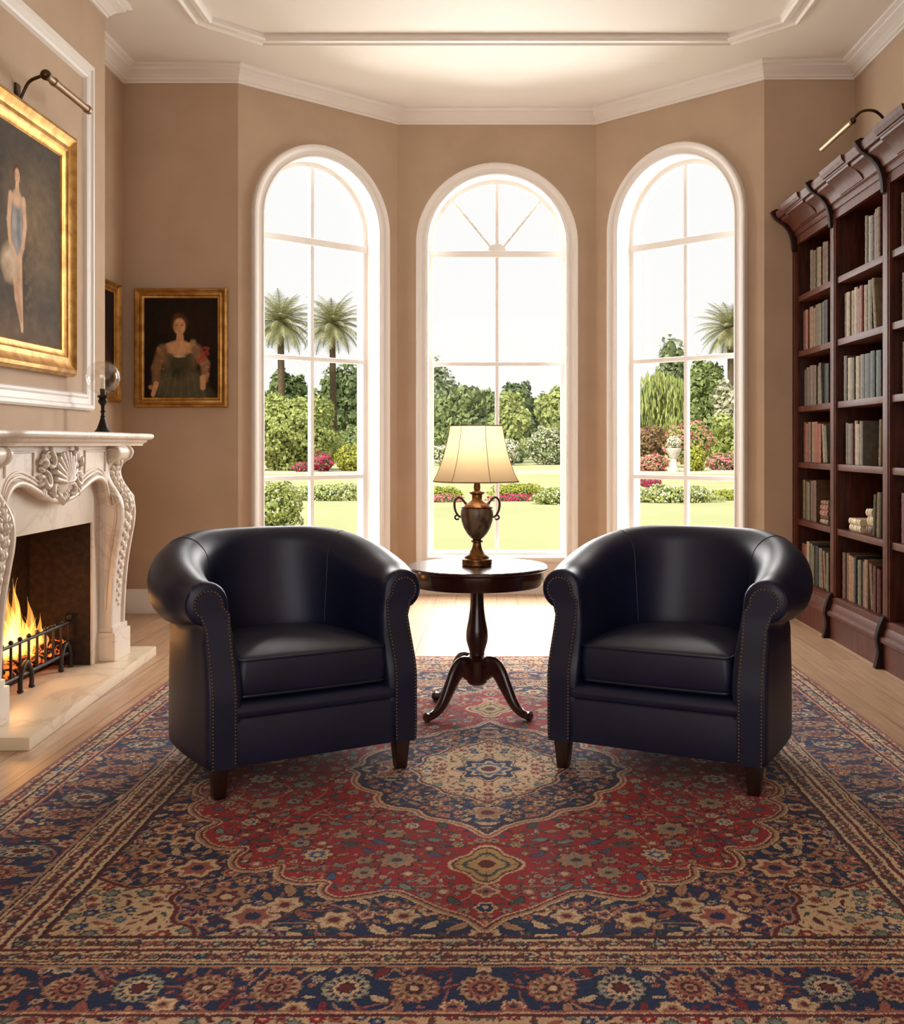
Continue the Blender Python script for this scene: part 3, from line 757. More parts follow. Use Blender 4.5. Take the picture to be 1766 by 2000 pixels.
# oil lamp on the mantel
ol = empty('globe_lamp', (-2.315, 6.02, 1.335), 'dark metal candle lamp with a clear round glass globe on the mantel', 'lamp')
prof = [(.0, 0), (.048, 0), (.050, .006), (.046, .014), (.036, .024), (.026, .05), (.018, .075), (.012, .095), (.016, .10), (.010, .106), (.012, .125), (.018, .128), (.010, .135), (.012, .165), (.024, .178), (.028, .190), (.020, .205), (.030, .212), (.032, .222), (.016, .228), (0, .228)]
MB().lathe(prof, 24).build('stem', M['darkmetal'], ol, smooth=40)
MB().lathe([(0, .262), (.011, .262), (.012, .30), (.010, .335), (.004, .337), (0, .337)], 14).build('candle', mat('ivory_wax', srgb(238, 226, 200), .5), ol, smooth=40)
MB().lathe([(0, .226), (.014, .226), (.017, .262), (0, .262)], 14).build('candle_cup', M['bronze'], ol, smooth=40)
b = MB(); n_ = 18; b.loft([[(.1 * cos(-pi / 2 + .30 + (pi - .55) * i / n_) * cos(2 * pi * k / 32), .1 * cos(-pi / 2 + .30 + (pi - .55) * i / n_) * sin(2 * pi * k / 32), .328 + .1 * sin(-pi / 2 + .30 + (pi - .55) * i / n_)) for k in range(32)] for i in range(n_ + 1)], cap=False)
b.build('glass_globe', M['globe'], ol, smooth=80, fixn=False)

# ================================================================ BOOKCASE
bc = empty('bookcase', (2.44, 5.8, 0), 'tall dark mahogany bookcase with carved cornice along the right wall', 'bookcase')
K = lambda mb, nm, m=None, **k: mb.build(nm, m or M['mahog'], bc, world=True, **k)
XF, XBK = 2.21, 2.665
DIV = [7.595, 6.73, 5.81, 4.90, 4.0]
DW = .10
b = MB(); b.box(XBK - .012, XBK, DIV[-1], DIV[0], .1, 2.9); K(b, 'back_panel')
b = MB(); b.box(XF + .02, XBK, DIV[-1], DIV[0], 2.86, 2.885); K(b, 'top_board')
for i, y in enumerate(DIV):
    b = MB(); b.box(XF + .012, XBK - .01, y - .016, y + .016, .02, 2.86)
    b.box(XF, XF + .028, y - DW / 2, y + DW / 2, .272, 2.80); b.box(XF - .006, XF, y - DW / 2 + .014, y + DW / 2 - .014, .28, 2.78)
    K(b, 'divider', bevel=.003)
SHZ = [.272, .721, 1.141, 1.549, 1.954, 2.36]
SHELF_T = .042
for i in range(4):
    y1, y0 = DIV[i] - .018, DIV[i + 1] + .018
    for z in SHZ[1:]:
        b = MB(); b.box(XF + .012, XBK - .012, y0, y1, z - SHELF_T, z); K(b, 'shelf', bevel=.004)
    b = MB(); b.box(XF + .012, XBK - .012, y0, y1, .235, .272); K(b, 'shelf')
    # frieze and base of each bay
    b = MB(); b.box(XF + .004, XF + .03, y0, y1, 2.743, 2.86); K(b, 'frieze')
PL = [(2.222, 0), (2.185, 0), (2.185, .13), (2.18, .145), (2.165, .155), (2.165, .175), (2.185, .19), (2.19, .215), (2.20, .235), (2.20, .262), (2.216, .2715), (2.222, .2715)]
b = MB(); b.loft([[(x, y, z) for x, z in PL] for y in (DIV[-1], DIV[0])]); K(b, 'plinth', smooth=25)
CN = [(2.50, 2.80), (2.205, 2.80), (2.195, 2.815), (2.195, 2.83), (2.18, 2.84), (2.165, 2.87), (2.14, 2.895), (2.10, 2.915), (2.095, 2.93), (2.075, 2.935), (2.06, 2.955), (2.055, 2.98), (2.50, 2.98)]
b = MB(); b.loft([[(x, y + (.0 if y < 7 else (2.21 - x) * .25 if x < 2.21 else 0), z) for x, z in CN] for y in (DIV[-1], DIV[0] - .01)]); K(b, 'cornice', smooth=25)
# carved break-front sections of the cornice between the brackets
for i in range(4):
    ym = (DIV[i] + DIV[i + 1]) / 2; CS = [(2.20, 2.835), (2.172, 2.845), (2.152, 2.873), (2.126, 2.90), (2.085, 2.922), (2.078, 2.94), (2.06, 2.944), (2.044, 2.962), (2.038, 2.988), (2.2, 2.988)]
    b = MB(); b.loft([[(x, y, z) for x, z in CS] for y in (ym - .2, ym + .2)]); K(b, 'cornice_block', smooth=25)
for y in DIV:
    # S shaped corbel at the cornice, curved foot at the plinth
    c = bez([(2.198, 2.70, 0), (2.190, 2.78, 0), (2.165, 2.85, 0), (2.12, 2.90, 0), (2.07, 2.935, 0), (2.035, 2.985, 0)], 5)
    poly = [(p.x - .012, p.y) for p in c] + [(2.06, 3.005), (2.22, 3.0), (2.22, 2.68)]
    yy = y if y < 7.5 else y - .03
    b = MB(); b.prism(poly, 'y', yy - .022, yy + .022)
    K(b, 'corbel', M['darkcorbel'], bevel=.006)
    c = bez([(2.185, .29, 0), (2.165, .24, 0), (2.15, .17, 0), (2.16, .09, 0), (2.14, 0.0, 0)], 5)
    poly = [(p.x, p.y) for p in c] + [(2.21, 0), (2.21, .30)]
    b = MB(); b.prism(poly, 'y', yy - .022, yy + .022); K(b, 'plinth_corbel', M['darkcorbel'], bevel=.005)

# picture light over the bookcase
pl = empty('picture_light', (2.10, 5.5, 2.99), 'slim brass light on a curved arm over the bookcase cornice', 'picture light')
b = MB(); b.tube(bez([(2.09, 5.50, 2.985), (2.06, 5.47, 3.02), (2.0, 5.43, 3.04), (1.92, 5.38, 3.02), (1.87, 5.36, 2.975)], 6), .008, 8); b.ball((1.865, 5.36, 2.965), .018, 12, 8); b.build('arm', M['bronze'], pl, world=True, smooth=60)
b = MB(); b.tube([(1.862, 5.37, 2.96), (1.862, 5.86, 2.96)], .014, 12); b.build('lamp_tube', mat('satin_brass', srgb(150, 122, 84), .35, metal=.8), pl, world=True, smooth=50)

# ---------------------------------------------------------------- books
BC = {'tan': (136, 106, 76), 'olive': (104, 98, 68), 'brown': (104, 70, 46), 'russet': (140, 72, 46), 'pale': (160, 144, 114), 'grey': (108, 100, 86), 'dark': (36, 30, 26), 'green': (30, 36, 30), 'sage': (108, 106, 82), 'gold': (156, 112, 62), 'cream': (214, 196, 160), 'rose': (166, 112, 88), 'maroon': (92, 36, 28)}
MBk = {k: mat('book_cloth_' + k, srgb(*v), .6, col2=srgb(*[int(c * .8) for c in v]), scale=30, detail=6, bump=.15, bscale=120) for k, v in BC.items()}
M['pages'] = mat('aged_paper', srgb(222, 204, 168), .8, col2=srgb(200, 180, 144), scale=80, stretch=(1, 30, 1))
BAYN = ['bay nearest the windows', 'middle bay', 'cut-off bay']
SHN = ['bottom shelf', 'second shelf up', 'third shelf up', 'fourth shelf up', 'fifth shelf up', 'top shelf']
ORD = ['first', 'second', 'third', 'fourth', 'fifth', 'sixth', 'seventh', 'eighth', 'ninth', 'tenth', 'eleventh', 'twelfth', 'thirteenth', 'fourteenth', 'fifteenth']
_bc = {}
def bcount(b_, s_):
    _bc[(b_, s_)] = _bc.get((b_, s_), -1) + 1; return _bc[(b_, s_)]
CN_ = lambda c: {'tan': 'tan', 'dark': 'near-black', 'green': 'dark green', 'rose': 'dusty rose', 'gold': 'golden brown', 'sage': 'sage green'}.get(c, c)
book_cache = {}
def book(col, th, h, d, loc, lean=0.0, flat=False, label='', group=''):
    """upright: spine faces -X, thickness along Y.  loc = far-bottom corner of the spine"""
    b = MB(); t = .004
    sp = [(0.0, 0), (-.006, th * .2), (-.009, th * .5), (-.006, th * .8), (0, th)]
    b.loft([[(x, -y, z) for x, y in sp] + [(.003, -th, z), (.003, 0, z)] for z in (0, h)])
    b.box(0, d, -t, 0, 0, h); b.box(0, d, -th, -th + t, 0, h)
    for q in (.16, .34, .66, .84):
        b.loft([[(x - .002, -y, h * q + dz) for x, y in sp] + [(.001, -th, h * q + dz), (.001, 0, h * q + dz)] for dz in (-.004, .004)])
    p = MB(); p.box(.002, d - .004, -th + t, -t, .005, h - .006)
    if flat:
        R = Matrix.Rotation(-pi / 2, 4, 'X')     # lay it down, spine still towards the room
        b.xf(R); p.xf(R)
        mz = -min(q[2] for q in b.v); T_ = Matrix.Translation((0, 0, mz)); b.xf(T_); p.xf(T_)
    elif lean:
        R = Matrix.Rotation(lean, 4, 'X'); b.xf(R); p.xf(R)
        mz = -min(q[2] for q in b.v); T_ = Matrix.Translation((0, 0, mz)); b.xf(T_); p.xf(T_)
    o = b.build('book', MBk[col], origin=None, smooth=35); o.location = loc
    p.build('page_block', M['pages'], o)
    tag(o, label, 'book', group); return o
random.seed(21)
def row(bay, sh, px0, px1, cols, hs, leans=(), extra=None):
    """books whose spines span the given columns (far to near)"""
    Xb = 2.262; y0 = Xb * 2000 / (px0 - 970); y1 = Xb * 2000 / (px1 - 970)
    n = len(cols); ws = [random.uniform(.75, 1.25) for _ in cols]; tot = sum(ws); y = y0
    for i, c in enumerate(cols):
        th = (y0 - y1) * ws[i] / tot; h = hs * random.uniform(.93, 1.03)
        lean = leans[i] if i < len(leans) else 0
        lo = y
        book(c, th - .002, h, random.uniform(.17, .20), (Xb + random.uniform(-.006, .01), lo, SHZ[sh] + .0005), lean,
             label='%s%s book, %s from window end, %s, %s' % ('leaning ' if lean else '', CN_(c), ORD[bcount(bay, sh)], SHN[sh], BAYN[bay]), group='books on the %s of the %s' % (SHN[sh], BAYN[bay]))
        y -= th
row(0, 5, 1583, 1618, ['olive', 'brown', 'olive', 'tan', 'olive', 'brown'], .30)
row(0, 4, 1570, 1617, ['brown', 'russet', 'tan', 'tan', 'brown', 'olive', 'grey', 'dark'], .30)
row(0, 3, 1569, 1601, ['grey', 'brown', 'grey', 'brown', 'olive'], .285)
row(0, 3, 1604, 1607.5, ['grey'], .29, (-.10,)); row(0, 3, 1611, 1619, ['green'], .27)
row(0, 2, 1568, 1605, ['brown', 'russet', 'brown', 'tan', 'russet', 'russet'], .285); row(0, 2, 1608, 1614.5, ['pale', 'sage'], .265, (-.13, -.13))
row(0, 1, 1567, 1594, ['tan', 'olive', 'olive', 'brown', 'brown'], .285)
row(0, 0, 1567, 1604, ['brown', 'russet', 'pale', 'grey', 'olive', 'dark', 'grey'], .29); row(0, 0, 1607.5, 1613, ['tan', 'tan'], .26, (-.14, -.14)); row(0, 0, 1616.5, 1620.5, ['sage'], .26)
row(1, 5, 1690, 1722, ['sage', 'pale', 'grey', 'dark', 'tan', 'brown'], .30)
row(1, 4, 1651, 1694, ['brown', 'pale', 'tan', 'pale', 'brown', 'russet', 'tan'], .30); row(1, 4, 1694.5, 1702, ['olive'], .31); row(1, 4, 1707.5, 1711.5, ['pale'], .31, (-.13,))
row(1, 3, 1651, 1686, ['grey', 'pale', 'grey', 'pale', 'grey'], .285); row(1, 3, 1690, 1720, ['green', 'dark', 'green'], .275)
row(1, 2, 1654, 1687, ['grey', 'sage', 'maroon', 'tan', 'pale', 'grey'], .275); row(1, 2, 1718, 1721.5, ['pale'], .28, (.05,))
row(1, 1, 1707, 1710, ['sage'], .245, (.10,)); row(1, 1, 1715, 1721.5, ['pale', 'grey'], .27, (.05, .05))
row(1, 0, 1648, 1697, ['brown', 'brown', 'gold', 'tan', 'dark', 'grey', 'sage', 'brown', 'tan'], .295); row(1, 0, 1701.5, 1705.5, ['tan'], .28, (-.12,)); row(1, 0, 1709, 1721, ['maroon', 'maroon', 'maroon'], .27)
row(2, 5, 1763, 1785, ['brown', 'tan', 'olive'], .3); row(2, 4, 1762, 1782, ['brown', 'tan', 'grey'], .29); row(2, 3, 1761, 1790, ['brown', 'tan', 'olive', 'brown'], .29); row(2, 1, 1763, 1790, ['maroon', 'brown', 'tan'], .28)
def stack(bay, sh, px, cols, ths, wid, desc):
    y = 2.25 * 2000 / (px - 970); z = SHZ[sh] + .0005
    for i, (c, t) in enumerate(zip(cols, ths)):
        book(c, t, wid * random.uniform(.93, 1.0), .16, (2.258 + random.uniform(-.008, .008), y - wid + random.uniform(-.01, .01), z), flat=True,
             label='%s book, %s from the bottom of the %s' % (CN_(c), ORD[i], desc), group='books in the ' + desc)
        z += t + .001
stack(0, 1, 1601, ['pale', 'brown', 'rose', 'rose', 'tan'], [.032, .02, .04, .035, .03], .17, 'pile in the bay nearest the windows')
stack(1, 1, 1658, ['cream', 'cream'], [.042, .038], .20, 'low cream pile in the middle bay')
stack(1, 1, 1690, ['brown', 'cream', 'cream'], [.055, .055, .045], .10, 'taller cream pile in the middle bay')
# ================================================================ RUG
RUGC = (-0.03, 3.97); RW, RL = 1.725, 2.12; RT = .012
def make_rug():
    rs = np.random.RandomState(7); D = .0025
    qx = np.arange(0, RW + D, D); qy = np.arange(0, RL + D, D)
    X, Y = np.meshgrid(qx, qy)
    C = {k: np.array(srgb(*v)) for k, v in dict(navy=(14, 33, 74), deep=(12, 20, 38), red=(146, 24, 30), dred=(86, 24, 28), cream=(197, 170, 135), tan=(164, 122, 94), salmon=(148, 84, 72),
         blue=(62, 86, 124), grey=(120, 128, 118), green=(58, 76, 72), brown=(92, 56, 42), wine=(116, 28, 34), gold=(176, 140, 88), orange=(186, 84, 44)).items()}
    img = np.zeros(X.shape + (3,)) + C['navy']
    # wobbly coordinates give hand-knotted edges
    def sn(f, s): return fbm(X, Y, f, s) - .47
    WX = X + .012 * sn(14, 1); WY = Y + .012 * sn(14, 2)
    def pip(P):
        P = np.array(P); ins = np.zeros(X.shape, bool)
        for (x0, y0), (x1, y1) in zip(P, np.roll(P, -1, 0)):
            if y0 == y1: continue
            c = ((y0 > WY) != (y1 > WY)) & (WX < (x1 - x0) * (WY - y0) / (y1 - y0) + x0); ins ^= c
        return ins
    def dist(P):
        d = np.full(X.shape, 9.0); P = np.array(P)
        for (x0, y0), (x1, y1) in zip(P[:-1], P[1:]):
            dx, dy = x1 - x0, y1 - y0; L = dx * dx + dy * dy + 1e-12
            bx0, bx1 = min(x0, x1) - .05, max(x0, x1) + .05; by0, by1 = min(y0, y1) - .05, max(y0, y1) + .05
            i0, i1 = max(int(by0 / D), 0), int(by1 / D) + 1; j0, j1 = max(int(bx0 / D), 0), int(bx1 / D) + 1
            sx, sy = WX[i0:i1, j0:j1], WY[i0:i1, j0:j1]
            if sx.size == 0: continue
            t = np.clip(((sx - x0) * dx + (sy - y0) * dy) / L, 0, 1)
            d[i0:i1, j0:j1] = np.minimum(d[i0:i1, j0:j1], np.hypot(sx - x0 - dx * t, sy - y0 - dy * t))
        return d
    def chaikin(P, n=2):
        P = [np.array(p, float) for p in P]
        for _ in range(n):
            Q = [P[0]]
            for a, b_ in zip(P[:-1], P[1:]): Q += [a * .75 + b_ * .25, a * .25 + b_ * .75]
            Q.append(P[-1]); P = Q
        return P
    def win(cx, cy, R):
        i0, i1 = max(int((cy - R) / D), 0), min(int((cy + R) / D) + 2, X.shape[0]); j0, j1 = max(int((cx - R) / D), 0), min(int((cx + R) / D) + 2, X.shape[1])
        return slice(i0, max(i1, i0)), slice(j0, max(j1, j0))
    def rosette(cx, cy, R, cols, n=8, asp=1.0, rot=0.0, clip=None):
        s = win(cx, cy, R * max(1, asp) * 1.25); x = WX[s] - cx; y = WY[s] - cy
        if x.size == 0: return
        c, q = cos(rot), sin(rot); a = (x * c + y * q); b_ = (-x * q + y * c) / asp
        r = np.hypot(a, b_); th = np.arctan2(b_, a); k = 1 + (.16 if n < 10 else .06) * np.cos(n * th)
        sub = img[s]; m0 = np.ones(r.shape, bool) if clip is None else clip[s]
        for f, col in cols:
            m = (r < R * f * (k if f > .45 else 1)) & m0
            sub[m] = C[col]
        if n >= 10:
            m = (r > R * .60) & (r < R * .86) & (np.sin(n * th) > .25) & m0; sub[m] = C['cream'] * .8
            m = (r > R * .24) & (r < R * .42) & (np.sin(n * th * .5) > .3) & m0; sub[m] = C['deep']
        # petal divisions
        m = (np.abs(np.sin(n * th / 2)) < .10) & (r < R * .92) & (r > R * .42) & m0; sub[m] = sub[m] * .45
        img[s] = sub
    def leaf(cx, cy, L, w, rot, col, out='deep', clip=None):
        s = win(cx, cy, L); x = WX[s] - cx; y = WY[s] - cy
        if x.size == 0: return
        c, q = cos(rot), sin(rot); a = (x * c + y * q) / L; b_ = (-x * q + y * c) / w + .5 * a * a
        d = a * a + np.abs(b_) ** 1.3; sub = img[s]; m0 = np.ones(d.shape, bool) if clip is None else clip[s]
        if out: sub[(d < 1.0) & m0] = C[out]
        sub[(d < .70) & m0] = C[col]; sub[(d < .70) & (np.abs(b_) < .10) & m0] *= .55
        img[s] = sub
    PAL_N = [[('brown', 1.0), ('tan', .9), ('dred', .55), ('cream', .3)], [('dred', 1.0), ('cream', .88), ('salmon', .6), ('navy', .28)], [('brown', 1), ('cream', .88), ('tan', .5), ('dred', .3)],
             [('deep', 1), ('salmon', .88), ('cream', .5), ('dred', .28)], [('cream', 1), ('grey', .8), ('dred', .5), ('cream', .25)], [('deep', 1), ('tan', .9), ('red', .5), ('cream', .25)]]
    PAL_R = [[('deep', 1.0), ('tan', .88), ('grey', .5), ('dred', .25)], [('dred', 1.0), ('cream', .86), ('blue', .5), ('cream', .25)], [('deep', 1), ('grey', .86), ('tan', .5), ('navy', .28)],
             [('deep', 1), ('salmon', .86), ('cream', .45)], [('navy', 1), ('gold', .86), ('green', .5), ('cream', .25)]]
    PAL_C = [[('dred', 1.0), ('red', .7), ('cream', .3)], [('navy', 1), ('blue', .6), ('cream', .3)], [('brown', 1), ('salmon', .8), ('dred', .4)], [('green', 1), ('grey', .6)]]
    fixp = lambda P: [[(f, c) for c, f in p] for p in P]
    PAL_N, PAL_R, PAL_C = fixp(PAL_N), fixp(PAL_R), fixp(PAL_C)
    def scatter(mask, n, r0, r1, pal, leaves, lcols, occ, gap=1.0, out='deep'):
        idx = np.argwhere(mask[::4, ::4]); 
        if len(idx) == 0: return
        k = 0
        for _ in range(n):
            i, j = idx[rs.randint(len(idx))] * 4; x, y = j * D, i * D; r = rs.uniform(r0, r1)
            if any((x - a) ** 2 + (y - b_) ** 2 < (gap * (r + c)) ** 2 for a, b_, c in occ[-1400:]): continue
            occ.append((x, y, r))
            if rs.rand() < leaves: leaf(x, y, r * 1.25, r * .52, rs.choice([.5, -.5, 1.0, -1.0, 1.57, 0]) + rs.uniform(-.3, .3), lcols[rs.randint(len(lcols))], out, mask)
            else: rosette(x, y, r, pal[rs.randint(len(pal))], rs.choice([5, 6, 8]), clip=mask)
    def vines(mask, n, cols, wdt=.0035, L=.35):
        idx = np.argwhere(mask[::4, ::4])
        for _ in range(n):
            i, j = idx[rs.randint(len(idx))] * 4; x, y = j * D, i * D; a = rs.uniform(0, 6.28); cv = rs.uniform(-9, 9); col = C[cols[rs.randint(len(cols))]]
            for k in range(int(L / .003)):
                x += .003 * cos(a); y += .003 * sin(a); a += .003 * cv; cv += rs.uniform(-1.2, 1.2)
                s = win(x, y, wdt)
                if s[0].start >= s[0].stop or s[1].start >= s[1].stop: break
                m = mask[s] & (np.hypot(X[s] - x, Y[s] - y) < wdt); sub = img[s]; sub[m] = col; img[s] = sub
    # --- border zones
    bx = [1.13, 1.285, 1.30, 1.575, 1.59, RW]; by = [1.355, 1.485, 1.50, 1.70, 1.715, RL]
    e = np.maximum(np.interp(X, [0] + bx, range(7)), np.interp(Y, [0] + by, range(7)))   # 1 field edge .. 6 rug edge
    field = e < 1
    red = chaikin([(0, 1.31), (.05, 1.24), (.12, 1.20), (.20, 1.13), (.26, 1.075), (.33, 1.11), (.42, 1.135), (.465, 1.09), (.445, 1.01), (.53, 1.04), (.61, .99), (.605, .89), (.67, .945), (.74, .94), (.775, .86), (.735, .765), (.82, .785), (.895, .73), (.935, .64),
                   (.875, .547), (.95, .53), (1.0, .476), (1.03, .40), (.985, .33), (1.05, .28), (1.07, .18), (1.02, .1), (1.06, 0)])
    nav = chaikin([(0, .66), (.05, .58), (.12, .535), (.2, .51), (.235, .43), (.33, .41), (.38, .34), (.365, .265), (.45, .22), (.49, .13), (.47, .06), (.52, 0)])
    crm = chaikin([(0, .38), (.06, .315), (.15, .285), (.185, .21), (.26, .15), (.25, .07), (.30, 0)])
    spn = chaikin([(1.13, 1.0), (1.06, 1.04), (1.0, 1.075), (.93, 1.03), (.84, 1.045), (.885, 1.14), (.83, 1.19), (.835, 1.27), (.76, 1.30), (.74, 1.36)])
    mr = pip([(-.1, 1.31)] + list(red) + [(1.06, -.1), (-.1, -.1)]); dr = dist(red)
    mn = pip([(-.1, .66)] + list(nav) + [(.52, -.1), (-.1, -.1)]); dn = dist(nav)
    mc = pip([(-.1, .38)] + list(crm) + [(.30, -.1), (-.1, -.1)]); dc = dist(crm)
    ms = pip(list(spn) + [(.74, 1.5), (1.5, 1.5), (1.5, 1.0)]) & field; ds = dist(spn)
    img[mr] = C['red']; img[mn] = C['navy']; img[mc] = C['cream']; img[ms] = C['cream']
    fm = field & ~mr & ~ms & (dr > .022) & (ds > .014)
    img[field & ~mr] = C['navy']; img[ms] = C['cream']
    # --- field: large palmettes, leaves and vines
    vines(fm, 60, ['tan', 'salmon', 'green'])
    occ = []
    for x, y, r in ((.62, 1.24, .075), (.86, .93, .07), (.55, 1.17, .05), (.72, 1.12, .06), (.40, 1.26, .05), (.22, 1.24, .045), (1.04, .62, .05), (1.05, .82, .05), (.97, .72, .04), (.98, .92, .05), (1.07, .42, .04), (1.09, .2, .035)):
        rosette(x, y, r, [PAL_N[0], PAL_N[2], PAL_N[1]][int(x * 100) % 3], 6, clip=fm); occ.append((x, y, r))
    scatter(fm, 2600, .024, .040, PAL_N, .5, ['tan', 'salmon', 'cream', 'tan'], occ, .98)
    scatter(fm, 2600, .010, .017, PAL_N, .5, ['tan', 'salmon', 'wine', 'green'], occ, .92)
    # --- red medallion
    rm = mr & ~mn & (dr > .016) & (dn > .035)
    vines(rm, 70, ['green', 'tan', 'deep'], .003)
    occ = []
    rosette(0, .90, .10, [(1, 'cream'), (.9, 'dred'), (.82, 'gold'), (.62, 'green'), (.5, 'gold'), (.25, 'dred')], 4, 1.25); occ.append((0, .90, .13))
    rosette(0, 1.09, .035, [(1, 'cream'), (.7, 'salmon'), (.3, 'navy')], 4); occ.append((0, 1.09, .04)); rosette(0, 1.19, .03, [(1, 'cream'), (.75, 'navy'), (.3, 'cream')], 6); occ.append((0, 1.19, .03))
    for x, y, r in ((.27, .87, .06), (.52, .83, .05), (.36, .96, .045), (.6, .62, .06), (.78, .38, .055), (.45, .66, .045), (.85, .12, .05), (.68, .18, .045), (.3, .66, .04)):
        rosette(x, y, r, PAL_R[int(x * 100) % 3], 8, clip=rm); occ.append((x, y, r))
    scatter(rm, 2400, .020, .034, PAL_R, .45, ['grey', 'tan', 'green', 'blue'], occ, 1.12)
    scatter(rm, 2600, .009, .015, PAL_R, .6, ['tan', 'orange', 'navy', 'green'], occ, 1.0)
    # --- navy inner medallion and cream heart
    nm = mn & ~mc & (dn > .012) & (dc > .012)
    vines(nm, 24, ['tan', 'blue'], .003, .2); occ = [(0, .49, .05)]
    rosette(0, .47, .055, [(1, 'cream'), (.85, 'tan'), (.4, 'dred')], 6); rosette(.39, .06, .05, PAL_N[1], 8)
    scatter(nm, 1200, .020, .032, PAL_N, .4, ['cream', 'tan', 'salmon'], occ, .98); scatter(nm, 1500, .009, .014, PAL_N, .5, ['tan', 'blue', 'cream'], occ, .95)
    cm_ = mc & (dc > .008); occ = [(0, 0, .15)]
    scatter(cm_, 900, .012, .022, PAL_C, .4, ['dred', 'brown', 'salmon'], occ, 1.02, None); scatter(cm_, 900, .006, .010, PAL_C, .7, ['dred', 'navy', 'brown'], occ, 1.0, None)
    rosette(0, 0, .125, [(1, 'dred'), (.94, 'cream'), (.86, 'navy'), (.62, 'cream'), (.5, 'blue'), (.36, 'cream'), (.22, 'dred')], 8, 1.1)
    occ = []; scatter(ms & (ds > .01), 2200, .014, .026, PAL_C, .5, ['brown', 'dred', 'green', 'salmon'], occ, 1.02, None); scatter(ms & (ds > .01), 2600, .006, .011, PAL_C, .7, ['dred', 'navy', 'brown'], occ, 1.0, None)
    # --- outlines
    def line(d, w0, w1, col, m=True): img[(d >= w0) & (d < w1) & field & m] = C[col]
    line(dr, 0, .0055, 'dred'); line(dr, .004, .010, 'cream', mr); line(dr, .004, .014, 'tan', ~mr); line(dr, .014, .020, 'cream', ~mr); line(dr, .020, .024, 'deep', ~mr)
    for lo_, hi_, c_ in ((0, .006, 'deep'), (.006, .016, 'cream'), (.016, .026, 'salmon'), (.026, .034, 'cream')): line(dn, lo_, hi_, c_, ~mn)
    line(dn, 0, .006, 'dred', mn); line(dc, 0, .006, 'dred'); line(dc, .006, .012, 'cream', ~mc); line(ds, 0, .007, 'dred', ~mr); line(ds, .007, .013, 'tan', ~ms)
    # --- borders
    img[e >= 1] = C['cream']
    g1 = (e >= 1) & (e < 2); bl = (e >= 3) & (e < 4); ou = e >= 5
    img[(e >= 2) & (e < 3)] = C['deep']; img[bl] = C['navy']; img[(e >= 4) & (e < 5)] = C['deep']; img[ou] = C['cream'] * .85 + C['red'] * .15
    def eline(v, w, col, wide=None):
        # a line of constant width along a border contour
        px = np.interp(v, range(7), [0] + bx); py = np.interp(v, range(7), [0] + by)
        d = np.where((X - px) > (Y - py), np.abs(WX - px), np.abs(WY - py)); img[d < w] = C[col]
    rs2 = np.random.RandomState(3)
    def along(v, step, fn):
        px = np.interp(v, range(7), [0] + bx); py = np.interp(v, range(7), [0] + by)
        n = max(int(py / step), 1)
        for k in range(n + 1): fn(px, py * k / n if n else 0, True, k)
        n = max(int(px / step), 1)
        for k in range(n): fn(px * k / n, py, False, k)
    # inner double guard: two cream bands of small flowers
    for v in (1.27, 1.77):
        along(v, .029, lambda x, y, side, k: rosette(x, y, .0175, [[(1, 'dred'), (.6, 'salmon'), (.3, 'cream')], [(1, 'deep'), (.65, 'grey'), (.3, 'cream')], [(1, 'brown'), (.6, 'dred')], [(1, 'dred'), (.5, 'tan')]][(k * 7 + int(v * 10)) % 4], 6, .75 if not side else 1.3))
        along(v, .0085, lambda x, y, side, k: (leaf(x + (rs2.uniform(-.022, .022) if side else 0), y + (0 if side else rs2.uniform(-.022, .022)), .013, .005, rs2.uniform(0, 3), ['dred', 'navy', 'brown', 'salmon', 'green'][rs2.randint(5)], None)))
    eline(1.0, .007, 'dred'); eline(1.04, .004, 'deep'); eline(1.52, .007, 'dred'); eline(1.97, .006, 'dred')
    # main navy border: palmettes, rosettes, leaves
    vines(bl, 110, ['tan', 'salmon', 'dred'], .0035, .3)
    occ = []
    def big(x, y, side, k):
        p = [[(1, 'deep'), (.95, 'tan'), (.78, 'dred'), (.6, 'salmon'), (.42, 'dred'), (.28, 'tan'), (.14, 'dred')], [(1, 'deep'), (.95, 'salmon'), (.75, 'brown'), (.58, 'tan'), (.36, 'dred'), (.18, 'cream')], [(1, 'deep'), (.92, 'grey'), (.75, 'navy'), (.55, 'cream'), (.35, 'dred')]][k % 3]
        if side: rosette(x, y, .088, p, 14, .60)
        else: rosette(x, y, .060, p, 14, 1.05)
        occ.append((x, y, .07))
    along(3.5, .158, big)
    scatter(bl, 3000, .022, .036, PAL_N, .7, ['tan', 'salmon', 'cream', 'wine'], occ, .95); scatter(bl, 3000, .010, .016, PAL_N, .6, ['tan', 'salmon', 'wine', 'cream'], occ, .95)
    eline(2.0, .004, 'cream'); eline(2.6, .006, 'deep'); eline(3.0, .005, 'tan'); eline(4.0, .005, 'salmon'); eline(4.5, .004, 'cream')
    # outer guards
    ocb = []; scatter(ou, 6000, .013, .022, PAL_C, .35, ['dred', 'brown', 'navy', 'salmon'], ocb, .98, None); scatter(ou, 5000, .006, .010, PAL_C, .7, ['dred', 'navy', 'brown', 'salmon'], ocb, 1.0, None)
    eline(5.0, .006, 'dred'); eline(5.42, .007, 'deep'); eline(5.47, .004, 'cream'); eline(5.72, .006, 'dred'); eline(5.97, .012, 'salmon')
    # --- the mesh: finer towards the room's near side
    xs = np.linspace(-RW, RW, 1300); ys = [-RL]
    while ys[-1] < RL: ys.append(ys[-1] + (.0032 + .0042 * (ys[-1] + RL) / (2 * RL)))
    ys = np.array(ys); ys[-1] = RL; nx, ny = len(xs), len(ys)
    GX, GY = np.meshgrid(xs, ys)
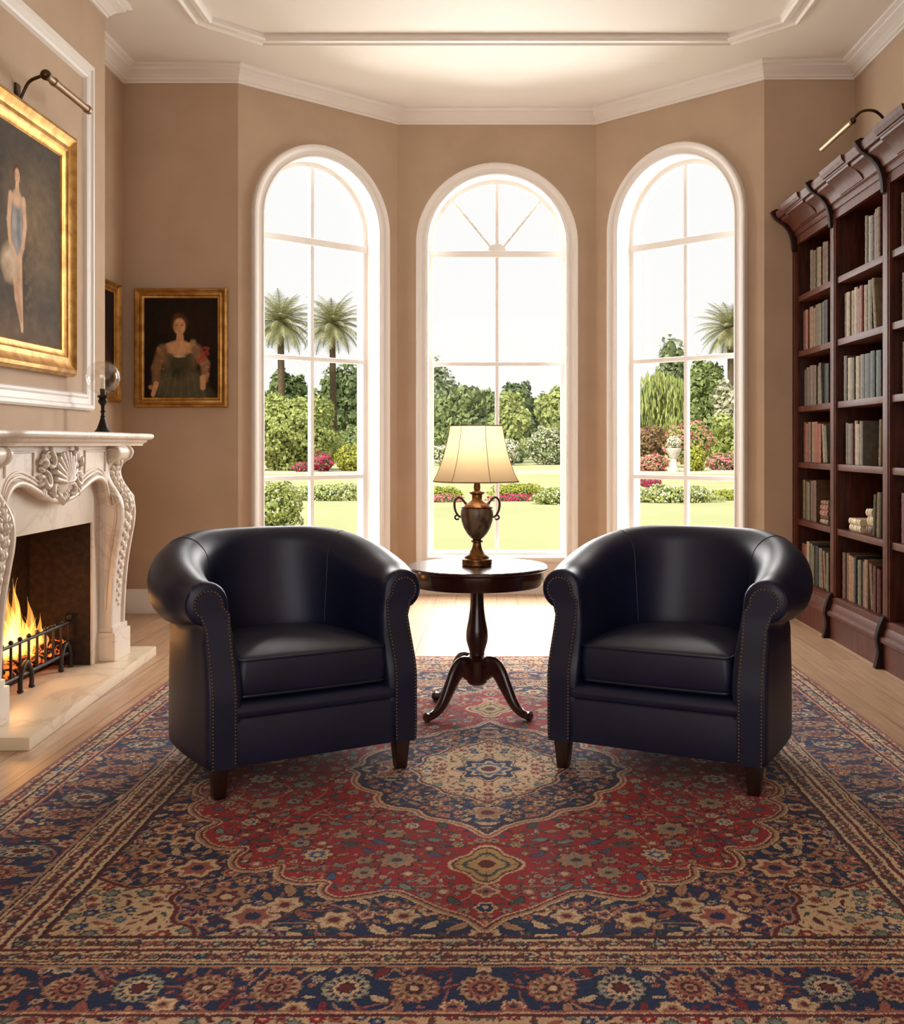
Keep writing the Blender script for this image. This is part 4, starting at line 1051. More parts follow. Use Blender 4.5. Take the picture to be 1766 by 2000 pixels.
    I = np.clip(np.rint(np.abs(GY) / D).astype(int), 0, X.shape[0] - 1); J = np.clip(np.rint(np.abs(GX) / D).astype(int), 0, X.shape[1] - 1)
    jt = lambda A, lim, q: np.clip(A + np.rint(rs.normal(scale=q * .62, size=A.shape)).astype(int), 0, lim - 1)
    col = img[jt(I, X.shape[0], .75), jt(J, X.shape[1], .85)] * .94
    col = col * (1 + .5 * (rs.rand(ny, nx, 1) - .5)) * (1 + .5 * (fbm(GX + 3, GY + 3, 6, 77)[..., None] - .47))
    ped = np.stack([GX, GY, np.full_like(GX, RT) + .0012 * (rs.rand(ny, nx) - .5)], -1); 
    ped[0, :, 2] = ped[-1, :, 2] = 0.001; ped[:, 0, 2] = ped[:, -1, 2] = 0.001
    me = bpy.data.meshes.new('persian_rug'); nv = nx * ny; nf = (nx - 1) * (ny - 1)
    me.vertices.add(nv); me.vertices.foreach_set('co', ped.astype(np.float32).ravel())
    a = (np.arange(ny - 1)[:, None] * nx + np.arange(nx - 1)[None, :]).ravel()
    loops = np.stack([a, a + 1, a + nx + 1, a + nx], 1).astype(np.int32)
    me.loops.add(nf * 4); me.loops.foreach_set('vertex_index', loops.ravel())
    me.polygons.add(nf); me.polygons.foreach_set('loop_start', (np.arange(nf) * 4).astype(np.int32))
    me.update(calc_edges=True)
    ca = me.color_attributes.new('pattern', 'FLOAT_COLOR', 'POINT'); c4 = np.ones((nv, 4), np.float32); c4[:, :3] = np.clip(col, 0, 1).reshape(-1, 3); ca.data.foreach_set('color', c4.ravel())
    me.materials.append(M['rug'])
    o = bpy.data.objects.new('persian_rug', me); COL.objects.link(o); o.location = (*RUGC, 0)
    tag(o, 'large red and navy oriental rug with a lobed medallion on the oak floor', 'rug')
M['rug'] = attr_mat('knotted_wool', .95, .35, 260, .1, .004)
M['rug'].node_tree.nodes['Principled BSDF'].inputs['Sheen Weight'].default_value = .12
make_rug()

# ================================================================ ARMCHAIRS
def make_chair(loc, rz, label, W2=.41, FL=.012):
    root = empty('club_armchair', (loc[0], loc[1], RT), label, 'armchair', rz=rz)
    a, c, bk = W2, .37, .45; nA, nB = 16, 44
    path = [(-a, c * k / nA + .012) for k in range(nA)]
    path = []
    for k in range(nA): path.append((-a - FL * sin(pi * .5 * k / nA), .012 + (c - .012) * k / nA))
    for k in range(nB + 1):
        th = pi - pi * k / nB; e = .90
        cx, sx = cos(th), sin(th)
        path.append(((a + FL) * (abs(cx) ** e) * (1 if cx >= 0 else -1), c + bk * abs(sx) ** e))
    for k in range(nA - 1, -1, -1): path.append((a + FL * sin(pi * .5 * k / nA), .012 + (c - .012) * k / nA))
    P = [Vector(p) for p in path]; N = len(P)
    S = [0]
    for i in range(1, N): S.append(S[-1] + (P[i] - P[i - 1]).length)
    tot = S[-1]
    def lean(z): return .088 * sm(z, .36, .64)
    def sect(i):
        t = min(S[i], tot - S[i]); u = t / (tot / 2)
        tg = (P[min(i + 1, N - 1)] - P[max(i - 1, 0)]).normalized(); nrm = Vector((-tg.y, tg.x))
        mid = sin(pi * min(u / .9, 1))
        zt = .765 + .135 * sm(u, .02, .80); r = .079 + .030 * sm(u, .03, .42) - .036 * sm(u, .5, .95); ov = .056 + .024 * sm(u, .03, .4) - .040 * sm(u, .5, .95)
        inn = .125 + .035 * sm(u, .05, .9); oc = ov - r; zc = zt - r; f = max(0, 1 - t / .26); f = f * f * (3 - 2 * f)
        out = []
        # squashed roll: taller than wide at the flanks
        kz = 1 + .12 * sm(u, .05, .4) * (1 - sm(u, .6, .9))
        zc = zt - r * kz
        ph0 = -math.acos(max(min(-oc / r, 1), -1)) - .10
        zj = zc + r * kz * sin(ph0)
        for z in (.115, .125, .16, .22, .28, .33, .38, .42, .46, .50, zj - .06, zj - .025, zj - .008): out.append((0 - (.010 if z > zj - .03 else 0) - .006 * sm(z, .3, .6) - (.010 if z < .12 else 0), z))
        for k in range(22):
            ph = ph0 + (pi - .12 - ph0) * k / 21; out.append((oc + r * cos(ph), zc + r * kz * sin(ph)))
        x0 = oc - r
        for k in range(1, 9):
            q = k / 8; z = lerp(zc, .33, q); out.append((lerp(x0, -inn, sm(q, 0, .9)) - .010 * sin(pi * q), z))
        out.append((-inn, .24)); out.append((-inn, .118))
        res = []
        for o, z in out:
            p = P[i] + nrm * o; res.append(Vector((p.x, p.y + lean(z) * f, z)))
        return res, out, nrm, (oc, zc, r, kz)
    mb = MB(); rings = []; info = []
    for i in range(N):
        q = sect(i); rings.append(q[0]); info.append(q)
    def cap(i, sgn):
        """rounded cap: inset rings at the front"""
        out = info[i][1]; n = len(out); res = []
        for ins, fw in ((.004, .006), (.010, .012)):
            rr = []
            for k in range(n):
                a_, b_, c_ = Vector(out[k - 1]), Vector(out[k]), Vector(out[(k + 1) % n])
                t_ = (c_ - a_).normalized(); nn = Vector((-t_.y, t_.x))
                p2 = b_ + nn * ins                      # inward (section runs up the outer side, over, down)
                base = P[i] + info[i][2] * p2.x
                rr.append(Vector((base.x, .012 - fw + lean(p2.y), p2.y)))
            res.append(rr)
        return res
    c0 = cap(0, -1); c1 = cap(N - 1, 1)
    allr = c0[::-1] + rings + c1
    mb.loft(allr, closed=True, cap=False)
    def zip_fill(mesh, base, ring):
        # fill a tall outline with triangles between its two rising sides
        nr = len(ring); zz = [p.z for p in ring]; m_ = max(range(nr), key=lambda q: zz[q]); i_, j_ = 0, nr - 1
        while i_ < m_ or j_ > m_:
            if j_ <= m_ or (i_ < m_ and zz[i_ + 1] <= zz[j_ - 1]):
                if i_ + 1 != j_: mesh.f.append((base + i_, base + i_ + 1, base + j_))
                i_ += 1
            else:
                if j_ - 1 != i_: mesh.f.append((base + i_, base + j_ - 1, base + j_))
                j_ -= 1
    zip_fill(mb, 0, allr[0]); zip_fill(mb, (len(allr) - 1) * len(allr[0]), allr[-1])
    sh = mb.build('shell', M['leather'], root, smooth=50)
    # front facing panels with nail trim
    for sgn, i in ((-1, 0), (1, N - 1)):
        oc, zc, r, kz = info[i][3]
        cx = sgn * (a + oc); rr = r * .62
        pts = [(sgn * (a - .095), z_) for z_ in (.122, .20, .28, .34, .38, .42, .46, .50, .54, .58, .62, zc - .04)] + [(cx - sgn * rr, zc - .01)]
        for k in range(0, 17):
            ph = pi - (pi + 1.05) * k / 16; pts.append((cx + sgn * rr * cos(ph), zc + rr * sin(ph)))
        pts += [(sgn * (a - .016), z_) for z_ in (zc - .095, .57, .54, .50, .46, .42, .38, .34, .28, .20, .122)]
        def at(p, fw): return Vector((p[0], -fw - .0065 + lean(p[1]), p[1]))
        cen = None
        ins = []
        n = len(pts)
        for k in range(n):
            a_, b_, c_ = Vector(pts[k - 1]), Vector(pts[k]), Vector(pts[(k + 1) % n]); t_ = (c_ - a_).normalized(); nn = Vector((t_.y, -t_.x)) * sgn * -1
            nn = Vector((t_.y, -t_.x)) if sgn < 0 else Vector((-t_.y, t_.x))
            ins.append(b_ + nn * .006)
        pm = MB(); pm.loft([[at(p, -.012) for p in pts], [at(p, .005) for p in pts], [at(p, .009) for p in ins]], closed=True, cap=False); zip_fill(pm, 2 * n, [at(p, .009) for p in ins])
        pn = pm.build('arm_panel', M['leather'], root, smooth=40)
        # nails
        nl = MB(); path2 = [Vector(p) for p in pts]; acc = 0; step = .0125; L = []
        for k in range(n - 1):
            seg = (path2[k + 1] - path2[k]); ln = seg.length; q = step - acc
            while q < ln: L.append(path2[k] + seg * (q / ln)); q += step
            acc = (acc + ln) % step
        for p in L:
            c_ = at(p, .0085); R = Matrix.Rotation(0, 3, 'X'); nl.ball(c_, (.0040, .0032, .0040), 7, 4)
        nl.build('nail_trim', M['nail'], pn, smooth=80)
    # seams across the roll where back meets arms
    for i in (nA + 9, N - 1 - nA - 9):
        sm_ = MB(); q = info[i][0][12:40]; cen = info[i]
        sm_.tube([p for p in q], .0020, 6); sm_.build('seam', M['pipe'], root, smooth=60)
    # front rail, deck, front panel
    iw = a - .10
    fr = MB(); prof = [(-.002, .118), (-.004, .13), (-.004, .27), (.001, .281), (.004, .285), (-.006, .291), (-.010, .306), (-.006, .322), (.008, .335), (.03, .340), (.10, .342), (.10, .118)]
    fr.loft([[(x, y + abs(x) / iw * .003, z) for y, z in prof] for x in np.linspace(-iw, iw, 9)]); fr.build('front_rail', M['leather'], root, smooth=40)
    dk = MB(); dk.loft([[(p.x * .80, .05 + (p.y - .02) * .86, z) for p in P] for z in (.118, .336)]); dk.build('seat_deck', M['leather'], root, smooth=40)
    # cushion
    out = []; hw, v0, v1 = .285, .025, .655; rc = .03
    def outline(ins):
        pts = []; h = hw - ins; f0 = v0 + ins; b0 = v1 - ins
        for k in range(7): pts.append((-h + rc - rc * sin(k / 6 * pi / 2), f0 + rc - rc * cos(k / 6 * pi / 2)))
        for k in range(8): pts.append((-h, lerp(f0 + rc, .34, (k + 1) / 8)))
        for k in range(1, 16):
            th = pi - pi * k / 16; pts.append((h * cos(th), .34 + (b0 - .34) * sin(th) ** .8))
        for k in range(8): pts.append((h, lerp(.34, f0 + rc, k / 8)))
        for k in range(7): pts.append((h - rc + rc * sin((1 - k / 6) * pi / 2), f0 + rc - rc * cos((1 - k / 6) * pi / 2)))
        for k in range(1, 8): pts.append((lerp(h - rc, -h + rc, k / 8), f0 - .006 * sin(pi * k / 8)))
        return pts
    levels = [(.02, .342), (.006, .346), (0, .354), (-.004, .375), (-.007, .415), (-.004, .460), (0, .482), (.006, .490), (.025, .498)]
    rings = [[(x, y, z) for x, y in outline(i_)] for i_, z in levels]
    cen = (0, .32)
    for q, dz in ((.80, .013), (.6, .021), (.4, .026), (.2, .028)):
        rings.append([(cen[0] + (x - cen[0]) * q, cen[1] + (y - cen[1]) * q, .498 + dz) for x, y in outline(.025)])
    cu = MB(); cu.loft(rings); cush = cu.build('seat_cushion', M['leather'], root, smooth=60)
    for z in (.356, .485):
        pb = MB(); pb.tube([(x, y, z) for x, y in outline(-.001)], .0045, 6, loop=True); pb.build('piping', M['pipe'], cush, smooth=60)
    for x in (-1, 1):
        for y in (.05, .62):
            lx = x * (a - .052) if y < .3 else x * .27
            lg = MB(); lg.loft([[(lx + sx * w, y + sy * w, z) for sx, sy in ((-1, -1), (1, -1), (1, 1), (-1, 1))] for z, w in ((0.0, .019), (.006, .021), (.125, .031))]); lg.build('leg', M['legwood'], root, bevel=.003)
    return root
make_chair((-.657, 3.77), radians(30.0), 'navy leather club armchair with rolled arms beside the marble fireplace', .405, .036)
make_chair((.573, 3.79), radians(-25.5), 'navy leather club armchair with rolled arms on the bookcase side of the round table', .42, .016)

# ================================================================ ROUND TABLE
TC = (-.092, 4.83)
tb = empty('pedestal_table', (TC[0], TC[1], RT), 'round dark mahogany tripod pedestal table between the two navy armchairs', 'table')
TZ = .70 - RT
MB().lathe([(0, TZ - .088), (.31, TZ - .088), (.314, TZ - .080), (.316, TZ - .022), (.326, TZ - .020), (.334, TZ - .012), (.334, TZ - .005), (.328, TZ), (0, TZ)], 96).build('tabletop', M['tablewood'], tb, smooth=35)
col_prof = [(0, .125), (.03, .125), (.045, .135), (.05, .15), (.05, .235), (.062, .238), (.066, .246), (.060, .254), (.046, .258), (.036, .268), (.035, .28), (.041, .30), (.050, .33), (.0525, .355), (.050, .385), (.041, .43), (.034, .48), (.0315, .52), (.031, .56), (.033, .585), (.05, .60), (.05, TZ - .088), (0, TZ - .088)]
MB().lathe(col_prof, 40).build('column', M['tableleg'], tb, smooth=40)
for k, a in enumerate((221, 325, 134)):
    mb = MB(); A = radians(a); d = Vector((cos(A), sin(A), 0)); s_ = Vector((-sin(A), cos(A), 0))
    cl = bez([(.035, .195, 0), (.085, .225, 0), (.125, .20, 0), (.165, .135, 0), (.205, .07, 0), (.245, .034, 0), (.285, .022, 0), (.305, .020, 0)], 5)
    rings = []
    for i, p in enumerate(cl):
        q = i / (len(cl) - 1); t = (cl[min(i + 1, len(cl) - 1)] - cl[max(i - 1, 0)]).normalized(); nn = Vector((-t.y, t.x, 0))
        hh = lerp(.050, .019, sm(q, 0, .8)) + .004 * sm(q, .85, .97); ww = lerp(.026, .019, q) + .008 * sm(q, .8, .95)
        if q > .97: hh *= .7; ww *= .75
        ring = []
        for j in range(12):
            th = 2 * pi * j / 12; ox = ww * cos(th) * (1 if abs(cos(th)) < .8 else .95); oy = hh * sin(th)
            pz = max(p.y + nn.y * oy, .0005); ring.append(d * (p.x + nn.x * oy) + s_ * ox + Vector((0, 0, pz)))
        rings.append(ring)
    mb.loft(rings); mb.build('leg', M['tableleg'], tb, smooth=55)

# ================================================================ TABLE LAMP
lp = empty('table_lamp', (TC[0], TC[1], .70), 'lit urn-shaped table lamp with cream bell shade on the round table', 'lamp')
M['urn'] = mat('mottled_antique_urn', srgb(120, 98, 76), .42, col2=srgb(74, 52, 36), scale=34, detail=7, stretch=(1, 1, .35), bump=.2, bscale=60, lo=.42, hi=.6, coat=.2)
M['urngold'] = mat('antique_gold_relief', srgb(150, 104, 52), .38, metal=.75, col2=srgb(84, 50, 28), scale=40, bump=.5, bscale=70, bdist=.004)
MB().lathe([(0, 0), (.070, 0), (.073, .006), (.071, .014), (.073, .020), (.072, .030), (.064, .035), (0, .035)], 40).build('foot_plinth', M['urngold'], lp, smooth=40)
MB().lathe([(0, .035), (.060, .035), (.058, .044), (.047, .052), (.036, .064), (.026, .078), (.021, .092), (.019, .106), (.027, .110), (.028, .118), (.019, .123), (.0, .123)], 36).build('pedestal_stem', M['urngold'], lp, smooth=45)
MB().lathe([(0, .120), (.018, .122), (.030, .130), (.048, .150), (.063, .178), (.073, .208), (.077, .235), (.076, .262), (.072, .272), (.0, .272)], 48).build('urn_body', M['urn'], lp, smooth=50)
MB().lathe([(0, .270), (.074, .270), (.076, .276), (.070, .283), (.054, .292), (.040, .300), (.028, .308), (.024, .320), (.025, .332), (.036, .340), (.036, .346), (.022, .350), (.014, .353), (.016, .365), (.013, .40), (0, .40)], 40).build('urn_neck', M['urngold'], lp, smooth=45)
for sg in (-1, 1):
    hb = MB(); hb.tube([Vector((sg * x, -.0, z)) for x, z in [(p.x, p.y) for p in bez([(.052, .288, 0), (.060, .300, 0), (.076, .318, 0), (.094, .318, 0), (.106, .296, 0), (.103, .262, 0), (.090, .236, 0), (.076, .226, 0)], 5)]], .0055, 8)
    hb.tube([Vector((sg * (.094 + .010 * cos(t)), 0, .226 + .010 * sin(t))) for t in np.linspace(-2.6, 1.8, 10)], .0045, 6); hb.ball((sg * .053, 0, .290), .009, 8, 6)
    hb.build('handle', M['bronze'], lp, smooth=60)
def shade_mat():
    m = bpy.data.materials.new('cream_silk_shade'); m.use_nodes = True
    n = m.node_tree.nodes; l = m.node_tree.links; n.remove(n['Principled BSDF'])
    d = n.new('ShaderNodeBsdfDiffuse'); d.inputs[0].default_value = (*srgb(226, 210, 180), 1)
    t = n.new('ShaderNodeBsdfTranslucent'); t.inputs[0].default_value = (*srgb(232, 212, 178), 1)
    mx = n.new('ShaderNodeMixShader'); mx.inputs[0].default_value = .5
    l.new(d.outputs[0], mx.inputs[1]); l.new(t.outputs[0], mx.inputs[2]); l.new(mx.outputs[0], n['Material Output'].inputs[0]); return m
SHP = [(.204, .396), (.188, .425), (.172, .465), (.157, .510), (.144, .560), (.133, .61), (.125, .658)]
NS = 7
def shp(r, k, sub=6):
    """scalloped octagonal ring: flat panels between ribs"""
    seg = NS * sub; th = 2 * pi * k / seg + radians(-123); f = (k % sub) / sub
    flat = cos(pi / NS) / cos((f - .5) * 2 * pi / NS); rr = r * lerp(1, flat, .5) * 1.01
    return (rr * cos(th), rr * sin(th))
mb = MB(); mb.loft([[(*shp(r, k), z) for k in range(NS * 6)] for r, z in SHP], cap=False); mb.loft([[(*shp(r - .002, k), z) for k in range(NS * 6)] for r, z in SHP], cap=False)
M['shade'] = shade_mat()
mb.v = mb.v[:len(mb.v) // 2]; mb.f = mb.f[:len(mb.f) // 2]
sh = mb.build('lamp_shade', M['shade'], lp, smooth=25, fixn=False)
M['trimcord'] = mat('brown_shade_trim', srgb(120, 84, 52), .8)
rb = MB()
for k in range(NS): rb.tube([(shp(r + .001, k * 6)[0], shp(r + .001, k * 6)[1], z) for r, z in SHP], .0013, 5)
for r, z in (SHP[0], SHP[-1]): rb.tube([(*shp(r, k), z) for k in range(NS * 6)], .0028, 6, loop=True)
rb.build('shade_trim', M['trimcord'], sh, smooth=60)
hp = MB(); hp.tube([(0, 0, .40), (0, 0, .47)], .009, 8); hp.tube([(-.125, 0, .65), (.125, 0, .65)], .0018, 5); hp.tube([(0, 0, .60), (0, 0, .67)], .003, 5); hp.build('harp', M['bronze'], lp, smooth=50)
MB().ball((0, 0, .525), (.028, .028, .036), 16, 12).build('bulb', emit_mat('warm_bulb', (1, .82, .55), 12), lp, smooth=80)
lamp('table_lamp_light', 'POINT', (TC[0], TC[1], .70 + .545), 4.3, (1.0, .85, .66), shadow_soft_size=.035)
# ================================================================ GARDEN
GZ = -.30
def gpt(px, d): return (px - 970) / 2000 * d
lawn = mat('mown_lawn', srgb(166, 170, 124), .95, col2=srgb(174, 177, 132), scale=.35, spec=.1)
M['lawn'] = lawn
struct(MB().box(-140, 140, 9.3, 54, GZ - .2, GZ).build('ground_lawn', M['lawn']))
struct(MB().box(-160, 160, 54, 62, GZ - .2, GZ + .02).build('ground_path', mat('pale_gravel_path', srgb(176, 166, 150), .95, col2=srgb(190, 182, 168), scale=2)))
struct(MB().box(-200, 200, 62, 330, GZ - .2, GZ + .01).build('ground_far_lawn', M['lawn']))
def leafm(name, a, b_, tr=.25):
    m = mat(name, srgb(*a), .65, island=srgb(*b_), spec=.25)
    n = m.node_tree.nodes; l = m.node_tree.links; p = n['Principled BSDF']; t = n.new('ShaderNodeBsdfTranslucent'); mx = n.new('ShaderNodeMixShader'); mx.inputs[0].default_value = tr
    src = p.inputs['Base Color'].links[0].from_socket; l.new(src, t.inputs[0]); l.new(p.outputs[0], mx.inputs[1]); l.new(t.outputs[0], mx.inputs[2]); l.new(mx.outputs[0], n['Material Output'].inputs[0]); return m
LM = {'dark': leafm('dark_foliage', (84, 102, 66), (124, 140, 92)), 'mid': leafm('mid_foliage', (108, 124, 74), (156, 168, 110)), 'light': leafm('light_foliage', (132, 146, 78), (184, 190, 120)),
      'yellow': leafm('yellow_green_foliage', (138, 146, 50), (186, 186, 84)), 'pale': leafm('pale_flowering_foliage', (150, 150, 120), (206, 200, 178)), 'brown': leafm('bronze_foliage', (110, 84, 62), (156, 124, 92)),
      'palm': leafm('palm_fronds', (124, 130, 92), (184, 178, 136)), 'magenta': leafm('magenta_blossom', (168, 32, 84), (208, 70, 120), .2), 'pink': leafm('pink_blossom', (196, 96, 112), (226, 150, 150), .2),
      'white': leafm('white_blossom', (212, 206, 190), (236, 230, 214), .2), 'sparse': leafm('grey_green_foliage', (116, 128, 98), (160, 168, 132))}
M['bark'] = mat('bark', srgb(104, 84, 64), .9, col2=srgb(72, 58, 44), scale=8, bump=.5, bscale=20, bdist=.03)
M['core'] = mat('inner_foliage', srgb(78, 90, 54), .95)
def leaves_mesh(name, blobs, n, size, m, parent=None, seed=0, fill=.35, stretch=1.0):
    """blobs: (x,y,z,rx,ry,rz) world.  Leaf quads over a lumpy shell plus a darker inner body"""
    rs = np.random.RandomState(seed); vol = np.array([b_[3] * b_[5] for b_ in blobs]); cnt = np.maximum((n * vol / vol.sum()).astype(int), 12)
    V = []
    for (x, y, z, rx, ry, rz), c in zip(blobs, cnt):
        d = rs.normal(size=(c, 3)); d /= np.linalg.norm(d, axis=1)[:, None]
        lump = 1 + .13 * np.sin(5 * d[:, 0] + seed) * np.sin(6 * d[:, 2] + x) + .08 * np.sin(11 * d[:, 2] + 9 * d[:, 0])
        rad = lump * (1 - fill * rs.rand(c) ** 2); p = d * rad[:, None] * np.array([rx, ry, rz]) + np.array([x, y, z])
        nrm = d + rs.normal(scale=.55, size=(c, 3)); nrm /= np.linalg.norm(nrm, axis=1)[:, None]
        t = np.cross(nrm, rs.normal(size=(c, 3))); t /= np.linalg.norm(t, axis=1)[:, None]; b2 = np.cross(nrm, t)
        s_ = (size * rs.uniform(.6, 1.3, c))[:, None]
        if stretch != 1: t = np.array([[0, 0, 1]]) + t * .25; b2 = b2 * .5; t = t * stretch
        V.append(np.stack([p - t * s_ - b2 * s_ * .45, p + t * s_ * .2 - b2 * s_ * .7, p + t * s_, p + t * s_ * .1 + b2 * s_ * .7], 1))
    V = np.concatenate(V).reshape(-1, 3)
    off = np.array(world_off(parent)) if parent else np.zeros(3)
    me = bpy.data.meshes.new(name); nf = len(V) // 4
    V[:, 2] = np.maximum(V[:, 2], GZ + .01)
    me.vertices.add(len(V)); me.vertices.foreach_set('co', (V - off).astype(np.float32).ravel()); me.loops.add(nf * 4); me.loops.foreach_set('vertex_index', np.arange(nf * 4, dtype=np.int32))
    me.polygons.add(nf); me.polygons.foreach_set('loop_start', (np.arange(nf) * 4).astype(np.int32)); me.update(calc_edges=True); me.materials.append(m)
    o = bpy.data.objects.new(name, me); COL.objects.link(o)
    if parent: o.parent = parent
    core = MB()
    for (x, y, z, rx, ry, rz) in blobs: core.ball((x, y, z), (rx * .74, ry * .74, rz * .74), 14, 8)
    co = core.build('foliage_core', M['core'], parent, world=parent is not None, smooth=60)  # solid dark core added inside the leaves to block gaps, no branches modelled
    return o
def pxb(px0, px1, py0, py1, d, depth=None):
    """extent of a crown in the photograph, standing at distance d"""
    x0, x1 = gpt(px0, d), gpt(px1, d); z1 = CAM_Z - (py0 - 868) * d / 2000; z0 = CAM_Z - (py1 - 868) * d / 2000
    return ((x0 + x1) / 2, d, (z0 + z1) / 2, (x1 - x0) / 2, depth or (x1 - x0) / 2, (z1 - z0) / 2)
def shrub(name, label, ext, n, size, m, seed, group=None, blossom=None, cat='shrub', lumps=0, trunk=False, stretch=1.0, fill=.35):
    x, y, z, rx, ry, rz = ext; root = empty(name, (x, y, GZ), label, cat, group)
    random.seed(seed)
    if lumps:
        bl = [(x, y, z, rx * .62, ry * .62, rz * .72)]
        for k in range(lumps):
            a = 2 * pi * k / lumps + random.uniform(-.3, .3); q = random.uniform(.42, .58)
            bl.append((x + rx * q * cos(a), y + ry * random.uniform(-.4, .3), z + rz * q * sin(a) * 1.05, rx * random.uniform(.36, .48), ry * .42, rz * random.uniform(.34, .46)))
    else: bl = [(x, y, z, rx, ry, rz)]
    leaves_mesh('foliage', bl, n, size, m, root, seed, fill, stretch)
    if blossom:
        bm_, bn, bs = blossom; leaves_mesh('blossom', [(x, y - ry * .04, z, rx * 1.03, ry * 1.03, rz * 1.03)], bn, bs, LM[bm_], root, seed + 50, .08)
    if trunk:
        MB().tube([(x, y, GZ), (x + .1, y, (GZ + z) / 2), (x, y, z)], [rx * .07 + .05, rx * .05 + .04, .05], 8).build('trunk', M['bark'], root, world=True, smooth=60)
    return root
def palm(px, ycrown, d, R, label, seed, lean=.2):
    x = gpt(px, d); z = CAM_Z - (ycrown - 868) * d / 2000; random.seed(seed)
    root = empty('palm_tree', (x, d, GZ), label, 'palm tree', 'date palms beyond the garden')
    MB().tube([(x + lean, d, GZ), (x + lean * .5, d, (z + GZ) / 2), (x, d, z)], [.42, .34, .30], 10).build('trunk', M['bark'], root, world=True, smooth=60)
    MB().ball((x, d, z), (.55, .55, .7), 12, 8).build('crown_heart', mat('dry_palm_bases', srgb(168, 136, 96), .9) if 'pb' not in M else M['pb'], root, world=True, smooth=60)
    b = MB(); nfr = 62
    for k in range(nfr):
        az = k * 2.399; el = lerp(1.45, -.55, (k / (nfr - 1)) ** .8); L = R * random.uniform(.85, 1.1)
        h = Vector((cos(az), sin(az), 0)); p = Vector((x, d, z + .3)); pts = [p.copy()]; e_ = el; ns = 9
        for s_ in range(ns):
            p = p + (h * cos(e_) + Vector((0, 0, sin(e_)))) * (L / ns); e_ -= .085 + .07 * (s_ / ns); pts.append(p.copy())
        side = Vector((-h.y, h.x, 0))
        for s_ in range(1, ns + 1):
            a_, c_ = pts[s_ - 1], pts[s_]; dr = (c_ - a_).normalized(); ll = R * .30 * sin(pi * min((s_ / ns) * .85 + .12, 1)) + .08
            for f in (.15, .5, .85):
                q = a_.lerp(c_, f)
                for sg in (-1, 1):
                    tip = q + side * (sg * ll * .72) + dr * (ll * .7) + Vector((0, 0, -ll * .28)); w = dr * .055
                    b.add([q - w, q + w, tip], [(0, 1, 2)])
            b.add([a_ + side * .03, a_ - side * .03, c_ - side * .03, c_ + side * .03], [(0, 1, 2, 3)])
    b.build('fronds', LM['palm'], root, world=True, fixn=False)
M['pb'] = mat('dry_palm_bases', srgb(168, 136, 96), .9)
# --- distant trees (far to near)
T = lambda lab, e_, n, s_, m, sd, **k: shrub('tree', lab, e_, n, s_, LM[m], sd, group='trees beyond the garden', cat='tree', trunk=True, **k)
T('dark dense trees behind the two palms in the left window', pxb(500, 618, 705, 925, 108, 3), 5200, .34, 'dark', 1, lumps=7)
T('dark dense tree behind the second palm in the left window', pxb(590, 745, 700, 925, 124, 4), 5200, .34, 'dark', 2, lumps=7)
T('sparse grey-green tree at the left edge of the centre window', pxb(800, 915, 688, 900, 110, 4), 3200, .26, 'sparse', 3, lumps=8, fill=.8)
T('broad rounded green tree left of the lamp in the centre window', pxb(835, 990, 742, 912, 96, 3), 5200, .27, 'mid', 4, lumps=8)
T('darker tree rising behind the centre window muntin', pxb(958, 1058, 732, 900, 104, 4), 4200, .27, 'dark', 5, lumps=7)
T('light green tree right of the centre muntin', pxb(955, 1042, 762, 905, 88, 2.5), 3600, .25, 'light', 6, lumps=6)
T('yellow-green tree at the right edge of the centre window', pxb(1038, 1150, 742, 900, 94, 4), 4200, .26, 'light', 7, lumps=7)
T('tall open conifer against the sky in the right window', pxb(1270, 1345, 640, 870, 118, 3), 2600, .26, 'sparse', 8, lumps=8, fill=.8)
T('light green willow in the right window', pxb(1222, 1345, 722, 905, 94, 3.5), 5200, .24, 'light', 9, lumps=8, stretch=1.8)
T('dark tree behind the willow in the right window', pxb(1325, 1425, 698, 880, 108, 4), 4200, .3, 'mid', 10, lumps=7)
T('pale feathery tree at the right edge of the right window', pxb(1385, 1480, 735, 930, 84, 3.5), 4800, .22, 'pale', 11, lumps=8)
T('green tree below the pale feathery tree in the right window', pxb(1378, 1450, 800, 925, 78, 3), 3000, .22, 'light', 12, lumps=6)
T('dark trees between the left and centre windows', pxb(700, 830, 730, 915, 104, 3), 3000, .34, 'mid', 13, lumps=7)
T('green trees between the centre and right windows', pxb(1120, 1250, 740, 915, 112, 4), 3000, .34, 'mid', 14, lumps=7)
palm(548, 636, 100, 3.8, 'date palm behind the first column of panes in the left window', 1)
palm(649, 640, 107, 3.9, 'date palm right of the muntin in the left window', 2)
palm(1427, 648, 104, 3.7, 'date palm in the right window beside the frame', 3, .1)
# --- far treeline closing the park
random.seed(31); bl_ = []
for k in range(46):
    xx = -150 + k * 6.7 + random.uniform(-1.5, 1.5); hh = random.uniform(2.6, 4.2); bl_.append((xx, 165 + random.uniform(-4, 4), GZ + hh * .8, random.uniform(4.5, 6), 4, hh))
o = leaves_mesh('distant_treeline', bl_, 16000, .55, LM['mid'], None, 90); tag(o, 'low distant treeline closing off the park behind all the garden trees', 'treeline', kind='stuff')
for c_ in [q for q in bpy.data.objects if q.name.startswith('foliage_core') and q.parent is None]: c_.parent = o
